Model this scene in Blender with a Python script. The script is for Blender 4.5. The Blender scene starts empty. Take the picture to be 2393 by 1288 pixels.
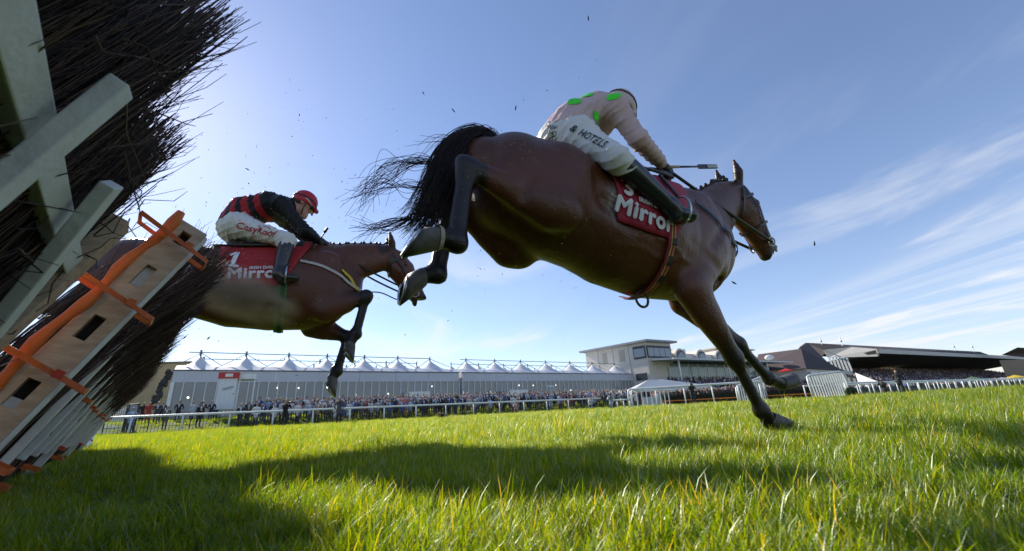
import bpy, bmesh, math, random
import numpy as np
from mathutils import Vector, Matrix
from mathutils.bvhtree import BVHTree
random.seed(7); RNG = np.random.default_rng(7)
R = math.radians
scene = bpy.context.scene
COL = scene.collection

# ------------------------------------------------------------------ camera, sky, sun, exposure
CAM_H = 0.155; CAM_F = 945.0; CAM_PITCH = 18.75; CAM_ROLL = 3.1; PW, PH = 2393.0, 1288.0
SUN_AZ, SUN_EL = -48.5, 33.0
def _axes():
    p, r = R(CAM_PITCH), R(CAM_ROLL)
    fwd = Vector((0, math.cos(p), math.sin(p))); up = Vector((0, -math.sin(p), math.cos(p))); rt = Vector((1, 0, 0))
    return rt*math.cos(r) - up*math.sin(r), up*math.cos(r) + rt*math.sin(r), fwd
CRT, CUP, CFW = _axes()
cam_d = bpy.data.cameras.new('camera'); cam = bpy.data.objects.new('camera', cam_d); COL.objects.link(cam)
cam.matrix_world = Matrix(((CRT.x, CUP.x, -CFW.x, 0), (CRT.y, CUP.y, -CFW.y, 0), (CRT.z, CUP.z, -CFW.z, CAM_H), (0, 0, 0, 1)))
cam_d.sensor_width = 36.0; cam_d.lens = 36.0*CAM_F/PW; cam_d.clip_start = 0.02; cam_d.clip_end = 5000
cam_d.dof.use_dof = True; cam_d.dof.focus_distance = 2.9; cam_d.dof.aperture_fstop = 5.6
scene.camera = cam

SUN_DIR = Vector((math.sin(R(SUN_AZ))*math.cos(R(SUN_EL)), math.cos(R(SUN_AZ))*math.cos(R(SUN_EL)), math.sin(R(SUN_EL))))
sun_d = bpy.data.lights.new('sun', 'SUN'); sun_d.energy = 5.0; sun_d.angle = R(0.53); sun_d.color = (1.0, 0.93, 0.80)
sun = bpy.data.objects.new('sun', sun_d); COL.objects.link(sun)
sun.rotation_euler = SUN_DIR.to_track_quat('Z', 'Y').to_euler()

world = bpy.data.worlds.new('World'); scene.world = world; world.use_nodes = True
def build_world():
    nt = world.node_tree; nt.nodes.clear(); N = nt.nodes.new; L = nt.links.new
    out = N('ShaderNodeOutputWorld'); bg = N('ShaderNodeBackground'); bg.inputs['Strength'].default_value = 0.15
    sky = N('ShaderNodeTexSky'); sky.sky_type = 'NISHITA'; sky.sun_disc = False
    sky.sun_elevation = R(SUN_EL); sky.sun_rotation = R(SUN_AZ)
    sky.air_density = 1.0; sky.dust_density = 0.17; sky.ozone_density = 3.6; sky.altitude = 60
    # thin cirrus lying on a flat sheet high above the course
    tc = N('ShaderNodeTexCoord'); sep = N('ShaderNodeSeparateXYZ'); L(tc.outputs['Generated'], sep.inputs[0])
    def M(op, a, b=None, c=None):
        n = N('ShaderNodeMath'); n.operation = op
        for i, v in enumerate((a, b, c)):
            if v is None: continue
            if isinstance(v, (int, float)): n.inputs[i].default_value = v
            else: L(v, n.inputs[i])
        return n.outputs[0]
    zc = M('ADD', M('MAXIMUM', sep.outputs['Z'], 0.0), 0.06)
    px = M('DIVIDE', sep.outputs['X'], zc); py = M('DIVIDE', sep.outputs['Y'], zc)
    ca, sa = math.cos(R(CLOUD_AZ)), math.sin(R(CLOUD_AZ))
    u = M('ADD', M('MULTIPLY', px, sa), M('MULTIPLY', py, ca)); v = M('SUBTRACT', M('MULTIPLY', px, ca), M('MULTIPLY', py, sa))
    def streak(su, sv, scale, seed, lo, hi, det=6, rough=.58, dist=.6):
        cb = N('ShaderNodeCombineXYZ'); L(M('MULTIPLY', u, su), cb.inputs[0]); L(M('MULTIPLY', v, sv), cb.inputs[1]); cb.inputs[2].default_value = seed
        nz = N('ShaderNodeTexNoise'); nz.inputs['Scale'].default_value = scale; nz.inputs['Detail'].default_value = det
        nz.inputs['Roughness'].default_value = rough; nz.inputs['Distortion'].default_value = dist; L(cb.outputs[0], nz.inputs['Vector'])
        mr = N('ShaderNodeMapRange'); mr.interpolation_type = 'SMOOTHSTEP'; L(nz.outputs['Fac'], mr.inputs[0])
        mr.inputs[1].default_value = lo; mr.inputs[2].default_value = hi
        return mr.outputs[0]
    big = streak(0.10, 0.21, 1.0, CLOUD_SEED, 0.44, 0.66, 3, .5, .3)
    fine = streak(0.22, 1.5, 1.0, CLOUD_SEED+4.2, 0.42, 0.66)
    puff = streak(0.55, 1.1, 1.0, CLOUD_SEED+9.7, 0.50, 0.70, 5)
    veil = streak(0.05, 0.12, 1.0, CLOUD_SEED+2.2, 0.40, 0.80, 3, .5, .2)
    dens = M('ADD', M('MULTIPLY', big, M('ADD', M('MULTIPLY', fine, .80), .02)), M('ADD', M('MULTIPLY', puff, .60), M('MULTIPLY', veil, .13)))
    low = N('ShaderNodeMapRange'); low.interpolation_type = 'SMOOTHSTEP'; L(sep.outputs['Z'], low.inputs[0])
    low.inputs[1].default_value = 0.62; low.inputs[2].default_value = 0.12        # the cloud sheet thins out overhead
    dens = M('MINIMUM', M('MULTIPLY', dens, M('ADD', M('MULTIPLY', low.outputs[0], .92), .08)), 0.85)
    mix = N('ShaderNodeMixRGB'); L(dens, mix.inputs[0]); 
    tint = N('ShaderNodeMixRGB'); tint.blend_type = 'MULTIPLY'; tint.inputs[0].default_value = 1.0
    gm = N('ShaderNodeGamma'); gm.inputs[1].default_value = 0.9; L(sky.outputs[0], gm.inputs[0]); L(gm.outputs[0], tint.inputs[1]); tint.inputs[2].default_value = SKY_TINT
    L(tint.outputs[0], mix.inputs[1]); mix.inputs[2].default_value = CLOUD_COL
    L(mix.outputs[0], bg.inputs['Color']); L(bg.outputs[0], out.inputs[0])
CLOUD_AZ, CLOUD_SEED, CLOUD_COL, SKY_TINT = -12.0, 11.7, (4.3, 4.4, 4.6, 1), (1.0, .94, .99, 1)
build_world()
vs = scene.view_settings; vs.view_transform = 'Standard'; vs.look = 'None'; vs.gamma = 1.0; vs.exposure = 0.55; vs.use_curve_mapping = False
scene.cycles.max_bounces = 6; scene.cycles.transparent_max_bounces = 12; scene.cycles.volume_bounces = 1
scene.cycles.use_adaptive_sampling = True; scene.cycles.adaptive_threshold = 0.015
# ------------------------------------------------------------------ helpers
def ray(px, py):
    return CRT*((px-PW/2)/CAM_F) - CUP*((py-PH/2)/CAM_F) + CFW
def at_range(px, py, r):            # the point seen there, r metres away over the ground (used for surveying the photograph)
    d = ray(px, py); return Vector((0, 0, CAM_H)) + d*(r/math.hypot(d.x, d.y))
def polar(az, r, z=0.0): return Vector((math.sin(R(az))*r, math.cos(R(az))*r, z))
def azel(px, py):
    d = ray(px, py); return math.degrees(math.atan2(d.x, d.y)), math.degrees(math.atan2(d.z, math.hypot(d.x, d.y)))
def V(*a): return Vector(a)

MATS = {}
def mat(name, base, rough=.6, c2=None, nscale=8., bump=0., bscale=60., metal=0., spec=.5, attr=None, objcol=False, coat=0., stretch=None, transl=0., emit=0., sheen=0.):
    if name in MATS: return MATS[name]
    m = bpy.data.materials.new(name); m.use_nodes = True; MATS[name] = m
    nt = m.node_tree; N = nt.nodes.new; L = nt.links.new; b = nt.nodes['Principled BSDF']
    b.inputs['Roughness'].default_value = rough; b.inputs['Metallic'].default_value = metal
    b.inputs['Specular IOR Level'].default_value = spec; b.inputs['Coat Weight'].default_value = coat; b.inputs['Sheen Weight'].default_value = sheen
    tc = N('ShaderNodeTexCoord'); mp = N('ShaderNodeMapping'); L(tc.outputs['Object'], mp.inputs[0])
    if stretch: mp.inputs['Scale'].default_value = stretch
    src = None
    if attr: a = N('ShaderNodeVertexColor'); a.layer_name = attr; src = a.outputs[0]
    elif objcol: a = N('ShaderNodeObjectInfo'); src = a.outputs['Color']
    nz = N('ShaderNodeTexNoise'); nz.inputs['Scale'].default_value = nscale; nz.inputs['Detail'].default_value = 6; L(mp.outputs[0], nz.inputs['Vector'])
    mr = N('ShaderNodeMapRange'); L(nz.outputs['Fac'], mr.inputs[0]); mr.inputs[1].default_value = .3; mr.inputs[2].default_value = .7
    mx = N('ShaderNodeMixRGB'); L(mr.outputs[0], mx.inputs[0])
    if src:
        hv = N('ShaderNodeMixRGB'); hv.blend_type = 'MULTIPLY'; hv.inputs[0].default_value = 1; L(src, hv.inputs[1]); f = .78 if c2 is None else c2
        hv.inputs[2].default_value = (f, f, f, 1); L(src, mx.inputs[1]); L(hv.outputs[0], mx.inputs[2])
    else:
        c2 = c2 or tuple(x*.8 for x in base[:3])
        mx.inputs[1].default_value = (*base[:3], 1); mx.inputs[2].default_value = (*c2[:3], 1)
    L(mx.outputs[0], b.inputs['Base Color'])
    if bump:
        n2 = N('ShaderNodeTexNoise'); n2.inputs['Scale'].default_value = bscale; n2.inputs['Detail'].default_value = 5; L(mp.outputs[0], n2.inputs['Vector'])
        bp = N('ShaderNodeBump'); bp.inputs['Strength'].default_value = bump; bp.inputs['Distance'].default_value = .01; L(n2.outputs['Fac'], bp.inputs['Height']); L(bp.outputs[0], b.inputs['Normal'])
    if emit:
        L(mx.outputs[0], b.inputs['Emission Color']); b.inputs['Emission Strength'].default_value = emit
    if transl:
        tr = N('ShaderNodeBsdfTranslucent'); L(mx.outputs[0], tr.inputs[0]); ms = N('ShaderNodeMixShader'); ms.inputs[0].default_value = transl
        o = nt.nodes['Material Output']; L(b.outputs[0], ms.inputs[1]); L(tr.outputs[0], ms.inputs[2]); L(ms.outputs[0], o.inputs[0])
    return m

def vary_strands(m, stops):
    """each separate strand takes its own tone"""
    nt = m.node_tree; N = nt.nodes.new; L = nt.links.new; b = nt.nodes['Principled BSDF']; g = N('ShaderNodeNewGeometry'); r = N('ShaderNodeValToRGB'); cr = r.color_ramp
    cr.elements[0].position, cr.elements[0].color = stops[0][0], (*stops[0][1], 1); cr.elements[1].position, cr.elements[1].color = stops[-1][0], (*stops[-1][1], 1)
    for p, c in stops[1:-1]: e = cr.elements.new(p); e.color = (*c, 1)
    L(g.outputs['Random Per Island'], r.inputs[0]); L(r.outputs[0], b.inputs['Base Color'])
    for n in nt.nodes:
        if n.bl_idname == 'ShaderNodeBsdfTranslucent': L(r.outputs[0], n.inputs[0])
    return m
def props(o, label=None, cat=None, group=None, kind=None):
    for k, v in (('label', label), ('category', cat), ('group', group), ('kind', kind)):
        if v: o[k] = v
    return o
def thing(name, label, cat, loc=(0, 0, 0), rotz=0., group=None, kind=None):
    o = bpy.data.objects.new(name, None); COL.objects.link(o); o.location = loc; o.rotation_euler = (0, 0, rotz); o.empty_display_size = .1
    return props(o, label, cat, group, kind)
def link(name, me, parent=None, loc=None):
    o = bpy.data.objects.new(name, me); COL.objects.link(o); o.parent = parent
    if loc is not None: o.location = loc
    return o
def copy_tree(o, parent=None, **kw):
    c = o.copy(); COL.objects.link(c); c.parent = parent
    for ch in o.children:
        copy_tree(ch, c)
    for k, v in kw.items(): c[k] = v
    return c

class MB:
    """collects boxes, bars, tubes and sheets and links them as one mesh"""
    def __init__(s): s.v = []; s.f = []; s.m = []; s.sm = []
    def add(s, vs, fs, m=0, smooth=False):
        n = len(s.v); s.v += [tuple(p) for p in vs]; s.f += [tuple(i+n for i in f) for f in fs]; s.m += [m]*len(fs); s.sm += [smooth]*len(fs)
    def frame_box(s, c, ax, ay, az, m=0):      # half vectors
        c, ax, ay, az = Vector(c), Vector(ax), Vector(ay), Vector(az)
        vs = [c+ax*i+ay*j+az*k for i in (-1, 1) for j in (-1, 1) for k in (-1, 1)]
        fs = [(0, 1, 3, 2), (4, 6, 7, 5), (0, 4, 5, 1), (2, 3, 7, 6), (0, 2, 6, 4), (1, 5, 7, 3)]
        if ax.cross(ay).dot(az) < 0: fs = [f[::-1] for f in fs]
        s.add(vs, fs, m)
    def box(s, lo, hi, m=0):
        lo, hi = Vector(lo), Vector(hi); c = (lo+hi)/2; h = (hi-lo)/2
        s.frame_box(c, (h.x, 0, 0), (0, h.y, 0), (0, 0, h.z), m)
    def bar(s, p0, p1, w, d, up=(0, 0, 1), m=0, w1=None, d1=None):
        p0, p1 = Vector(p0), Vector(p1); a = (p1-p0).normalized(); u = Vector(up); sd = a.cross(u)
        if sd.length < 1e-5: sd = a.cross(Vector((1, 0, 0)))
        sd.normalize(); u = sd.cross(a).normalized(); w1 = w if w1 is None else w1; d1 = d if d1 is None else d1
        vs = [p0+sd*(i*w/2)+u*(j*d/2) for i, j in ((-1, -1), (1, -1), (1, 1), (-1, 1))] + [p1+sd*(i*w1/2)+u*(j*d1/2) for i, j in ((-1, -1), (1, -1), (1, 1), (-1, 1))]
        s.add(vs, [(0, 3, 2, 1), (4, 5, 6, 7), (0, 1, 5, 4), (1, 2, 6, 5), (2, 3, 7, 6), (3, 0, 4, 7)], m)
    def tube(s, pts, r, n=8, m=0, cap=True, flat=None, upv=None):
        pts = [Vector(p) for p in pts]; rr = r if isinstance(r, (list, tuple)) else [r]*len(pts)
        rings = []; prev = None
        for i, p in enumerate(pts):
            t = (pts[min(i+1, len(pts)-1)]-pts[max(i-1, 0)]).normalized()
            if upv is not None: sd = t.cross(Vector(upv)).normalized()
            elif prev is None:
                sd = t.cross(Vector((0, 0, 1))); sd = t.cross(Vector((1, 0, 0))) if sd.length < 1e-3 else sd; sd.normalize()
            else: sd = (prev - t*prev.dot(t)).normalized()
            prev = sd; u = sd.cross(t)
            rings.append([p + (sd*math.cos(2*math.pi*k/n) + u*math.sin(2*math.pi*k/n)*(flat or 1))*rr[i] for k in range(n)])
        vs = [q for g in rings for q in g]; fs = []
        for i in range(len(pts)-1):
            for k in range(n): fs.append((i*n+k, i*n+(k+1) % n, (i+1)*n+(k+1) % n, (i+1)*n+k))
        if cap: fs += [tuple(range(n))[::-1], tuple((len(pts)-1)*n+k for k in range(n))]
        s.add(vs, fs, m, True)
    def strip(s, pts, nrm, w, th, m=0):        # flat band: pts centre line, nrm outward normals
        pts = [Vector(p) for p in pts]; n = len(pts); vs = []; fs = []
        for i, p in enumerate(pts):
            t = (pts[min(i+1, n-1)]-pts[max(i-1, 0)]).normalized(); o = Vector(nrm[i]).normalized(); sd = t.cross(o).normalized()*(w/2)
            vs += [p-sd, p+sd, p+sd+o*th, p-sd+o*th]
        for i in range(n-1):
            for k in range(4): fs.append((i*4+k, i*4+(k+1) % 4, i*4+4+(k+1) % 4, i*4+4+k))
        fs += [(3, 2, 1, 0), tuple((n-1)*4+k for k in range(4))]
        s.add(vs, fs, m, False)
    def ball(s, c, r, sc=(1, 1, 1), m=0, nu=10, nv=7, q=None):
        c = Vector(c); vs = []; fs = []
        for j in range(nv+1):
            ph = math.pi*j/nv
            for i in range(nu):
                th = 2*math.pi*i/nu; p = Vector((math.sin(ph)*math.cos(th)*sc[0], math.sin(ph)*math.sin(th)*sc[1], math.cos(ph)*sc[2]))*r
                vs.append(c + (q @ p if q is not None else p))
        for j in range(nv):
            for i in range(nu): fs.append((j*nu+i, (j+1)*nu+i, (j+1)*nu+(i+1) % nu, j*nu+(i+1) % nu))
        s.add(vs, fs, m, True)
    def grid(s, P, m=0, smooth=True, closed=False):      # P[i][j] points
        ni, nj = len(P), len(P[0]); vs = [p for row in P for p in row]; fs = []
        for i in range(ni-1):
            for j in range(nj-1): fs.append((i*nj+j, i*nj+j+1, (i+1)*nj+j+1, (i+1)*nj+j))
        s.add(vs, fs, m, smooth)
    def mesh(s, name, mats, off=None, weld=False):
        me = bpy.data.meshes.new(name)
        vs = s.v if off is None else [(x-off[0], y-off[1], z-off[2]) for x, y, z in s.v]
        me.from_pydata(vs, [], s.f)
        for mm in (mats if isinstance(mats, (list, tuple)) else [mats]): me.materials.append(mm)
        me.polygons.foreach_set('material_index', s.m); me.polygons.foreach_set('use_smooth', s.sm); me.update()
        return me
    def build(s, name, mats, parent=None, origin=None):
        """vertices are in world space unless the parent turns; parts are stored relative to an unrotated parent"""
        off = origin if origin is not None else (tuple(parent.location) if parent is not None and WORLD_PARTS else None)
        o = link(name, s.mesh(name, mats, off), parent)
        if origin is not None and parent is None: o.location = origin
        return o
WORLD_PARTS = True

def np_mesh(name, v, f, mats, smooth=True, col=None, midx=None):
    me = bpy.data.meshes.new(name); v = np.asarray(v, np.float32); f = np.asarray(f, np.int32); nf, k = f.shape
    me.vertices.add(len(v)); me.vertices.foreach_set('co', v.ravel()); me.loops.add(nf*k); me.loops.foreach_set('vertex_index', f.ravel())
    me.polygons.add(nf); me.polygons.foreach_set('loop_start', np.arange(0, nf*k, k, dtype=np.int32))
    try: me.polygons.foreach_set('loop_total', np.full(nf, k, np.int32))
    except Exception: pass
    me.polygons.foreach_set('use_smooth', np.full(nf, smooth))
    if midx is not None: me.polygons.foreach_set('material_index', np.asarray(midx, np.int32))
    for mm in (mats if isinstance(mats, (list, tuple)) else [mats]): me.materials.append(mm)
    me.update(calc_edges=True)
    if col is not None:
        ca = me.color_attributes.new('Col', 'FLOAT_COLOR', 'POINT'); c = np.ones((len(v), 4), np.float32); c[:, :3] = col; ca.data.foreach_set('color', c.ravel())
    return me

class SDF:
    """smooth union of tapered elliptical capsules on a grid, turned into one continuous skin"""
    def __init__(s, lo, hi, vox):
        s.lo = np.array(lo, float); s.vox = vox; s.n = np.ceil((np.array(hi)-s.lo)/vox).astype(int)+1
        s.d = np.full(tuple(s.n), 1.0, np.float32)
    def cap(s, pts, rad, lat=(0, 1, 0), k=.03, sub=False, grow=0.):
        pts = [np.array(p, float) for p in pts]; rad = [(r, r) if np.isscalar(r) else r for r in rad]; rad = [(a+grow, b+grow) for a, b in rad]
        if len(pts) == 1: pts = [pts[0], pts[0]+np.array([1e-4, 0, 1e-4])]; rad = rad*2
        lat = np.array(lat, float)
        mx = max(max(r) for r in rad)+k*1.2+2*s.vox
        lo = np.min(pts, 0)-mx; hi = np.max(pts, 0)+mx
        i0 = np.clip(np.floor((lo-s.lo)/s.vox).astype(int), 0, s.n-1); i1 = np.clip(np.ceil((hi-s.lo)/s.vox).astype(int)+1, 1, s.n)
        if np.any(i1 <= i0): return s
        ax = [s.lo[a]+np.arange(i0[a], i1[a])*s.vox for a in range(3)]
        X = np.stack(np.meshgrid(*ax, indexing='ij'), -1).astype(np.float32); dd = None
        for (p, q, r0, r1) in zip(pts[:-1], pts[1:], rad[:-1], rad[1:]):
            ab = q-p; L = np.linalg.norm(ab); t = ab/L; l = lat-t*(lat@t); l /= max(np.linalg.norm(l), 1e-6); w = np.cross(t, l)
            rel = X-p.astype(np.float32); al = rel@t.astype(np.float32); u = np.clip(al/L, 0, 1); A = r0[0]+(r1[0]-r0[0])*u; B = r0[1]+(r1[1]-r0[1])*u
            ex = al-u*L; mn = np.minimum(A, B)
            d = (np.sqrt(((rel@l.astype(np.float32))/A)**2+((rel@w.astype(np.float32))/B)**2+(ex/mn)**2)-1)*mn
            dd = d if dd is None else np.minimum(dd, d)
        sl = tuple(slice(a, b) for a, b in zip(i0, i1)); o = s.d[sl]
        if sub:
            dd = -dd; h = np.maximum(k-np.abs(o-dd), 0)/k; s.d[sl] = np.maximum(o, dd)+h*h*k/4
        else:
            h = np.maximum(k-np.abs(o-dd), 0)/k; s.d[sl] = np.minimum(o, dd)-h*h*k/4
        return s
    def surface(s, iso=0.):
        d = s.d-iso; d[0], d[-1] = 1, 1; d[:, 0], d[:, -1] = 1, 1; d[:, :, 0], d[:, :, -1] = 1, 1
        g = d < 0; n = s.n
        c = [g[i:n[0]-1+i, j:n[1]-1+j, k:n[2]-1+k] for i in (0, 1) for j in (0, 1) for k in (0, 1)]
        cnt = sum(x.astype(np.int8) for x in c); act = np.argwhere((cnt > 0) & (cnt < 8))
        idx = np.full(tuple(n-1), -1, np.int32); idx[tuple(act.T)] = np.arange(len(act))
        cor = np.array([(i, j, k) for i in (0, 1) for j in (0, 1) for k in (0, 1)])
        val = np.stack([d[act[:, 0]+a, act[:, 1]+b, act[:, 2]+e] for a, b, e in cor], 1)
        acc = np.zeros((len(act), 3)); num = np.zeros(len(act))
        for a in range(8):
            for b in range(a+1, 8):
                if np.abs(cor[a]-cor[b]).sum() != 1: continue
                m = (val[:, a] < 0) != (val[:, b] < 0); va, vb = val[m, a], val[m, b]; t = (va/(va-vb))[:, None]
                acc[m] += cor[a]+(cor[b]-cor[a])*t; num[m] += 1
        v = s.lo+(act+acc/num[:, None])*s.vox; F = []
        for ax in range(3):
            b, e = (ax+1) % 3, (ax+2) % 3
            sl0 = [slice(None)]*3; sl1 = [slice(None)]*3; sl0[ax] = slice(0, -1); sl1[ax] = slice(1, None)
            x = g[tuple(sl0)] != g[tuple(sl1)]; E = np.argwhere(x); E = E[(E[:, b] > 0) & (E[:, e] > 0)]
            ins = g[tuple(E.T)]
            def cell(db, de):
                q = E.copy(); q[:, b] -= db; q[:, e] -= de; return idx[tuple(q.T)]
            f = np.stack([cell(1, 1), cell(0, 1), cell(0, 0), cell(1, 0)], 1); f[~ins] = f[~ins][:, ::-1]; F.append(f)
        F = np.concatenate(F); F = F[(F >= 0).all(1)]
        return v, F
def smooth_verts(v, f, it=2, lam=.5):
    e = np.concatenate([f[:, [0, 1]], f[:, [1, 2]], f[:, [2, 3]], f[:, [3, 0]]]); n = len(v); v = v.copy()
    deg = np.bincount(e[:, 0], minlength=n)+np.bincount(e[:, 1], minlength=n)
    for _ in range(it):
        a = np.stack([np.bincount(e[:, 0], v[e[:, 1], c], n)+np.bincount(e[:, 1], v[e[:, 0], c], n) for c in range(3)], 1)/deg[:, None]
        v += lam*(a-v)
    return v
def spline(pts, n=6):                       # Catmull-Rom through points
    P = [Vector(p) for p in pts]; out = []
    for i in range(len(P)-1):
        a, b, c, d = P[max(i-1, 0)], P[i], P[i+1], P[min(i+2, len(P)-1)]
        for j in range(n):
            t = j/n; out.append(.5*((2*b)+(c-a)*t+(2*a-5*b+4*c-d)*t*t+(3*b-a-3*c+d)*t**3))
    return out+[P[-1]]
def text_mesh(txt, size, bold=.0, align='CENTER', shear=0., res=3, spacing=1.0):
    cu = bpy.data.curves.new('lettering', 'FONT'); cu.body = txt; cu.size = size; cu.align_x = align; cu.align_y = 'CENTER'; cu.offset = bold; cu.resolution_u = res; cu.shear = shear; cu.space_character = spacing
    o = bpy.data.objects.new('lettering', cu); COL.objects.link(o); dg = bpy.context.evaluated_depsgraph_get()
    me = bpy.data.meshes.new_from_object(o.evaluated_get(dg)); COL.objects.unlink(o); bpy.data.objects.remove(o)
    bm = bmesh.new(); bm.from_mesh(me); bmesh.ops.triangulate(bm, faces=bm.faces[:])
    vs = [v.co.copy() for v in bm.verts]; bm.verts.index_update(); fs = [tuple(v.index for v in f.verts) for f in bm.faces]; bm.free(); bpy.data.meshes.remove(me)
    return vs, fs
# ------------------------------------------------------------------ ground and grass
NP = Vector((math.sin(R(-29)), math.cos(R(-29)), 0)); NQ = Vector((math.cos(R(-29)), -math.sin(R(-29)), 0))   # across / along the far rail
RAIL_P = 38.0
def sst(a, b, x):
    t = min(max((x-a)/(b-a), 0), 1); return t*t*(3-2*t)
def gz(x, y):
    p = x*NP.x+y*NP.y; q = x*NQ.x+y*NQ.y
    z = -.045+.085*sst(20, 38, p)
    w = 1-sst(60, 85, q)
    return z+w*(.85*sst(38.8, 46, p)+.35*sst(45, 58, p))
def on_ground(v, dz=0.): return Vector((v[0], v[1], gz(v[0], v[1])+dz))

def build_ground():
    ps = list(np.arange(-60, 0, 12))+list(np.arange(0, 70, 2.0))+[72, 80, 95, 120, 170, 260, 420, 800, 1500, 2600]
    qs = [-1500, -700, -300, -150, -90]+list(np.arange(-60, 110, 6.0))+[120, 150, 200, 300, 500, 900, 1700]
    P = [[on_ground(NP*p+NQ*q) for q in qs] for p in ps]
    mb = MB(); mb.grid(P); me = mb.mesh('turf_ground', [ground_mat()]); o = link('turf_ground', me); props(o, kind='structure')
    for pl in me.polygons: pl.use_smooth = True
def ground_mat():
    m = bpy.data.materials.new('turf_soil'); m.use_nodes = True; nt = m.node_tree; N = nt.nodes.new; L = nt.links.new; b = nt.nodes['Principled BSDF']
    g = N('ShaderNodeNewGeometry'); n1 = N('ShaderNodeTexNoise'); n1.inputs['Scale'].default_value = .7; n1.inputs['Detail'].default_value = 8; L(g.outputs['Position'], n1.inputs['Vector'])
    n2 = N('ShaderNodeTexNoise'); n2.inputs['Scale'].default_value = 40; n2.inputs['Detail'].default_value = 5; L(g.outputs['Position'], n2.inputs['Vector'])
    r = N('ShaderNodeValToRGB'); r.color_ramp.elements[0].color = (.05, .085, .012, 1); r.color_ramp.elements[1].color = (.12, .17, .02, 1); r.color_ramp.elements[0].position = .3; r.color_ramp.elements[1].position = .7
    L(n1.outputs['Fac'], r.inputs[0]); mx = N('ShaderNodeMixRGB'); mx.blend_type = 'MULTIPLY'; mx.inputs[0].default_value = .6; L(r.outputs[0], mx.inputs[1]); L(n2.outputs['Color'], mx.inputs[2])
    L(mx.outputs[0], b.inputs['Base Color']); b.inputs['Roughness'].default_value = .9; b.inputs['Specular IOR Level'].default_value = .1
    return m
def grass_mat():
    m = bpy.data.materials.new('grass_blade'); m.use_nodes = True; nt = m.node_tree; N = nt.nodes.new; L = nt.links.new; nt.nodes.remove(nt.nodes['Principled BSDF']); out = nt.nodes['Material Output']
    g = N('ShaderNodeNewGeometry'); oi = N('ShaderNodeObjectInfo')
    r = N('ShaderNodeValToRGB'); cr = r.color_ramp
    cr.elements[0].color = (.042, .105, .010, 1); cr.elements[1].color = (.32, .26, .09, 1)
    for p, c in ((.30, (.080, .165, .010, 1)), (.62, (.135, .215, .012, 1)), (.86, (.20, .24, .018, 1)), (.93, (.26, .27, .05, 1))): e = cr.elements.new(p); e.color = c
    nz = N('ShaderNodeTexNoise'); nz.inputs['Scale'].default_value = 1.3; nz.inputs['Detail'].default_value = 3; L(g.outputs['Position'], nz.inputs['Vector'])
    a = N('ShaderNodeMath'); a.operation = 'MULTIPLY_ADD'; L(nz.outputs['Fac'], a.inputs[0]); a.inputs[1].default_value = .5; a.inputs[2].default_value = -.25
    b = N('ShaderNodeMath'); b.operation = 'ADD'; L(g.outputs['Random Per Island'], b.inputs[0]); L(a.outputs[0], b.inputs[1]); L(b.outputs[0], r.inputs[0])
    d = N('ShaderNodeBsdfDiffuse'); L(r.outputs[0], d.inputs[0])
    t = N('ShaderNodeBsdfTranslucent'); mt = N('ShaderNodeMixRGB'); mt.blend_type = 'MULTIPLY'; mt.inputs[0].default_value = 1; L(r.outputs[0], mt.inputs[1]); mt.inputs[2].default_value = (3.1, 2.3, .2, 1); L(mt.outputs[0], t.inputs[0])
    gl = N('ShaderNodeBsdfGlossy'); gl.inputs['Roughness'].default_value = .5; gl.inputs[0].default_value = (.9, .95, .8, 1)
    s1 = N('ShaderNodeMixShader'); s1.inputs[0].default_value = .66; L(d.outputs[0], s1.inputs[1]); L(t.outputs[0], s1.inputs[2])
    fr = N('ShaderNodeFresnel'); fr.inputs[0].default_value = 1.35; fm = N('ShaderNodeMath'); fm.operation = 'MULTIPLY'; L(fr.outputs[0], fm.inputs[0]); fm.inputs[1].default_value = .17
    s2 = N('ShaderNodeMixShader'); L(fm.outputs[0], s2.inputs[0]); L(s1.outputs[0], s2.inputs[1]); L(gl.outputs[0], s2.inputs[2]); L(s2.outputs[0], out.inputs[0])
    return m
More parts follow.
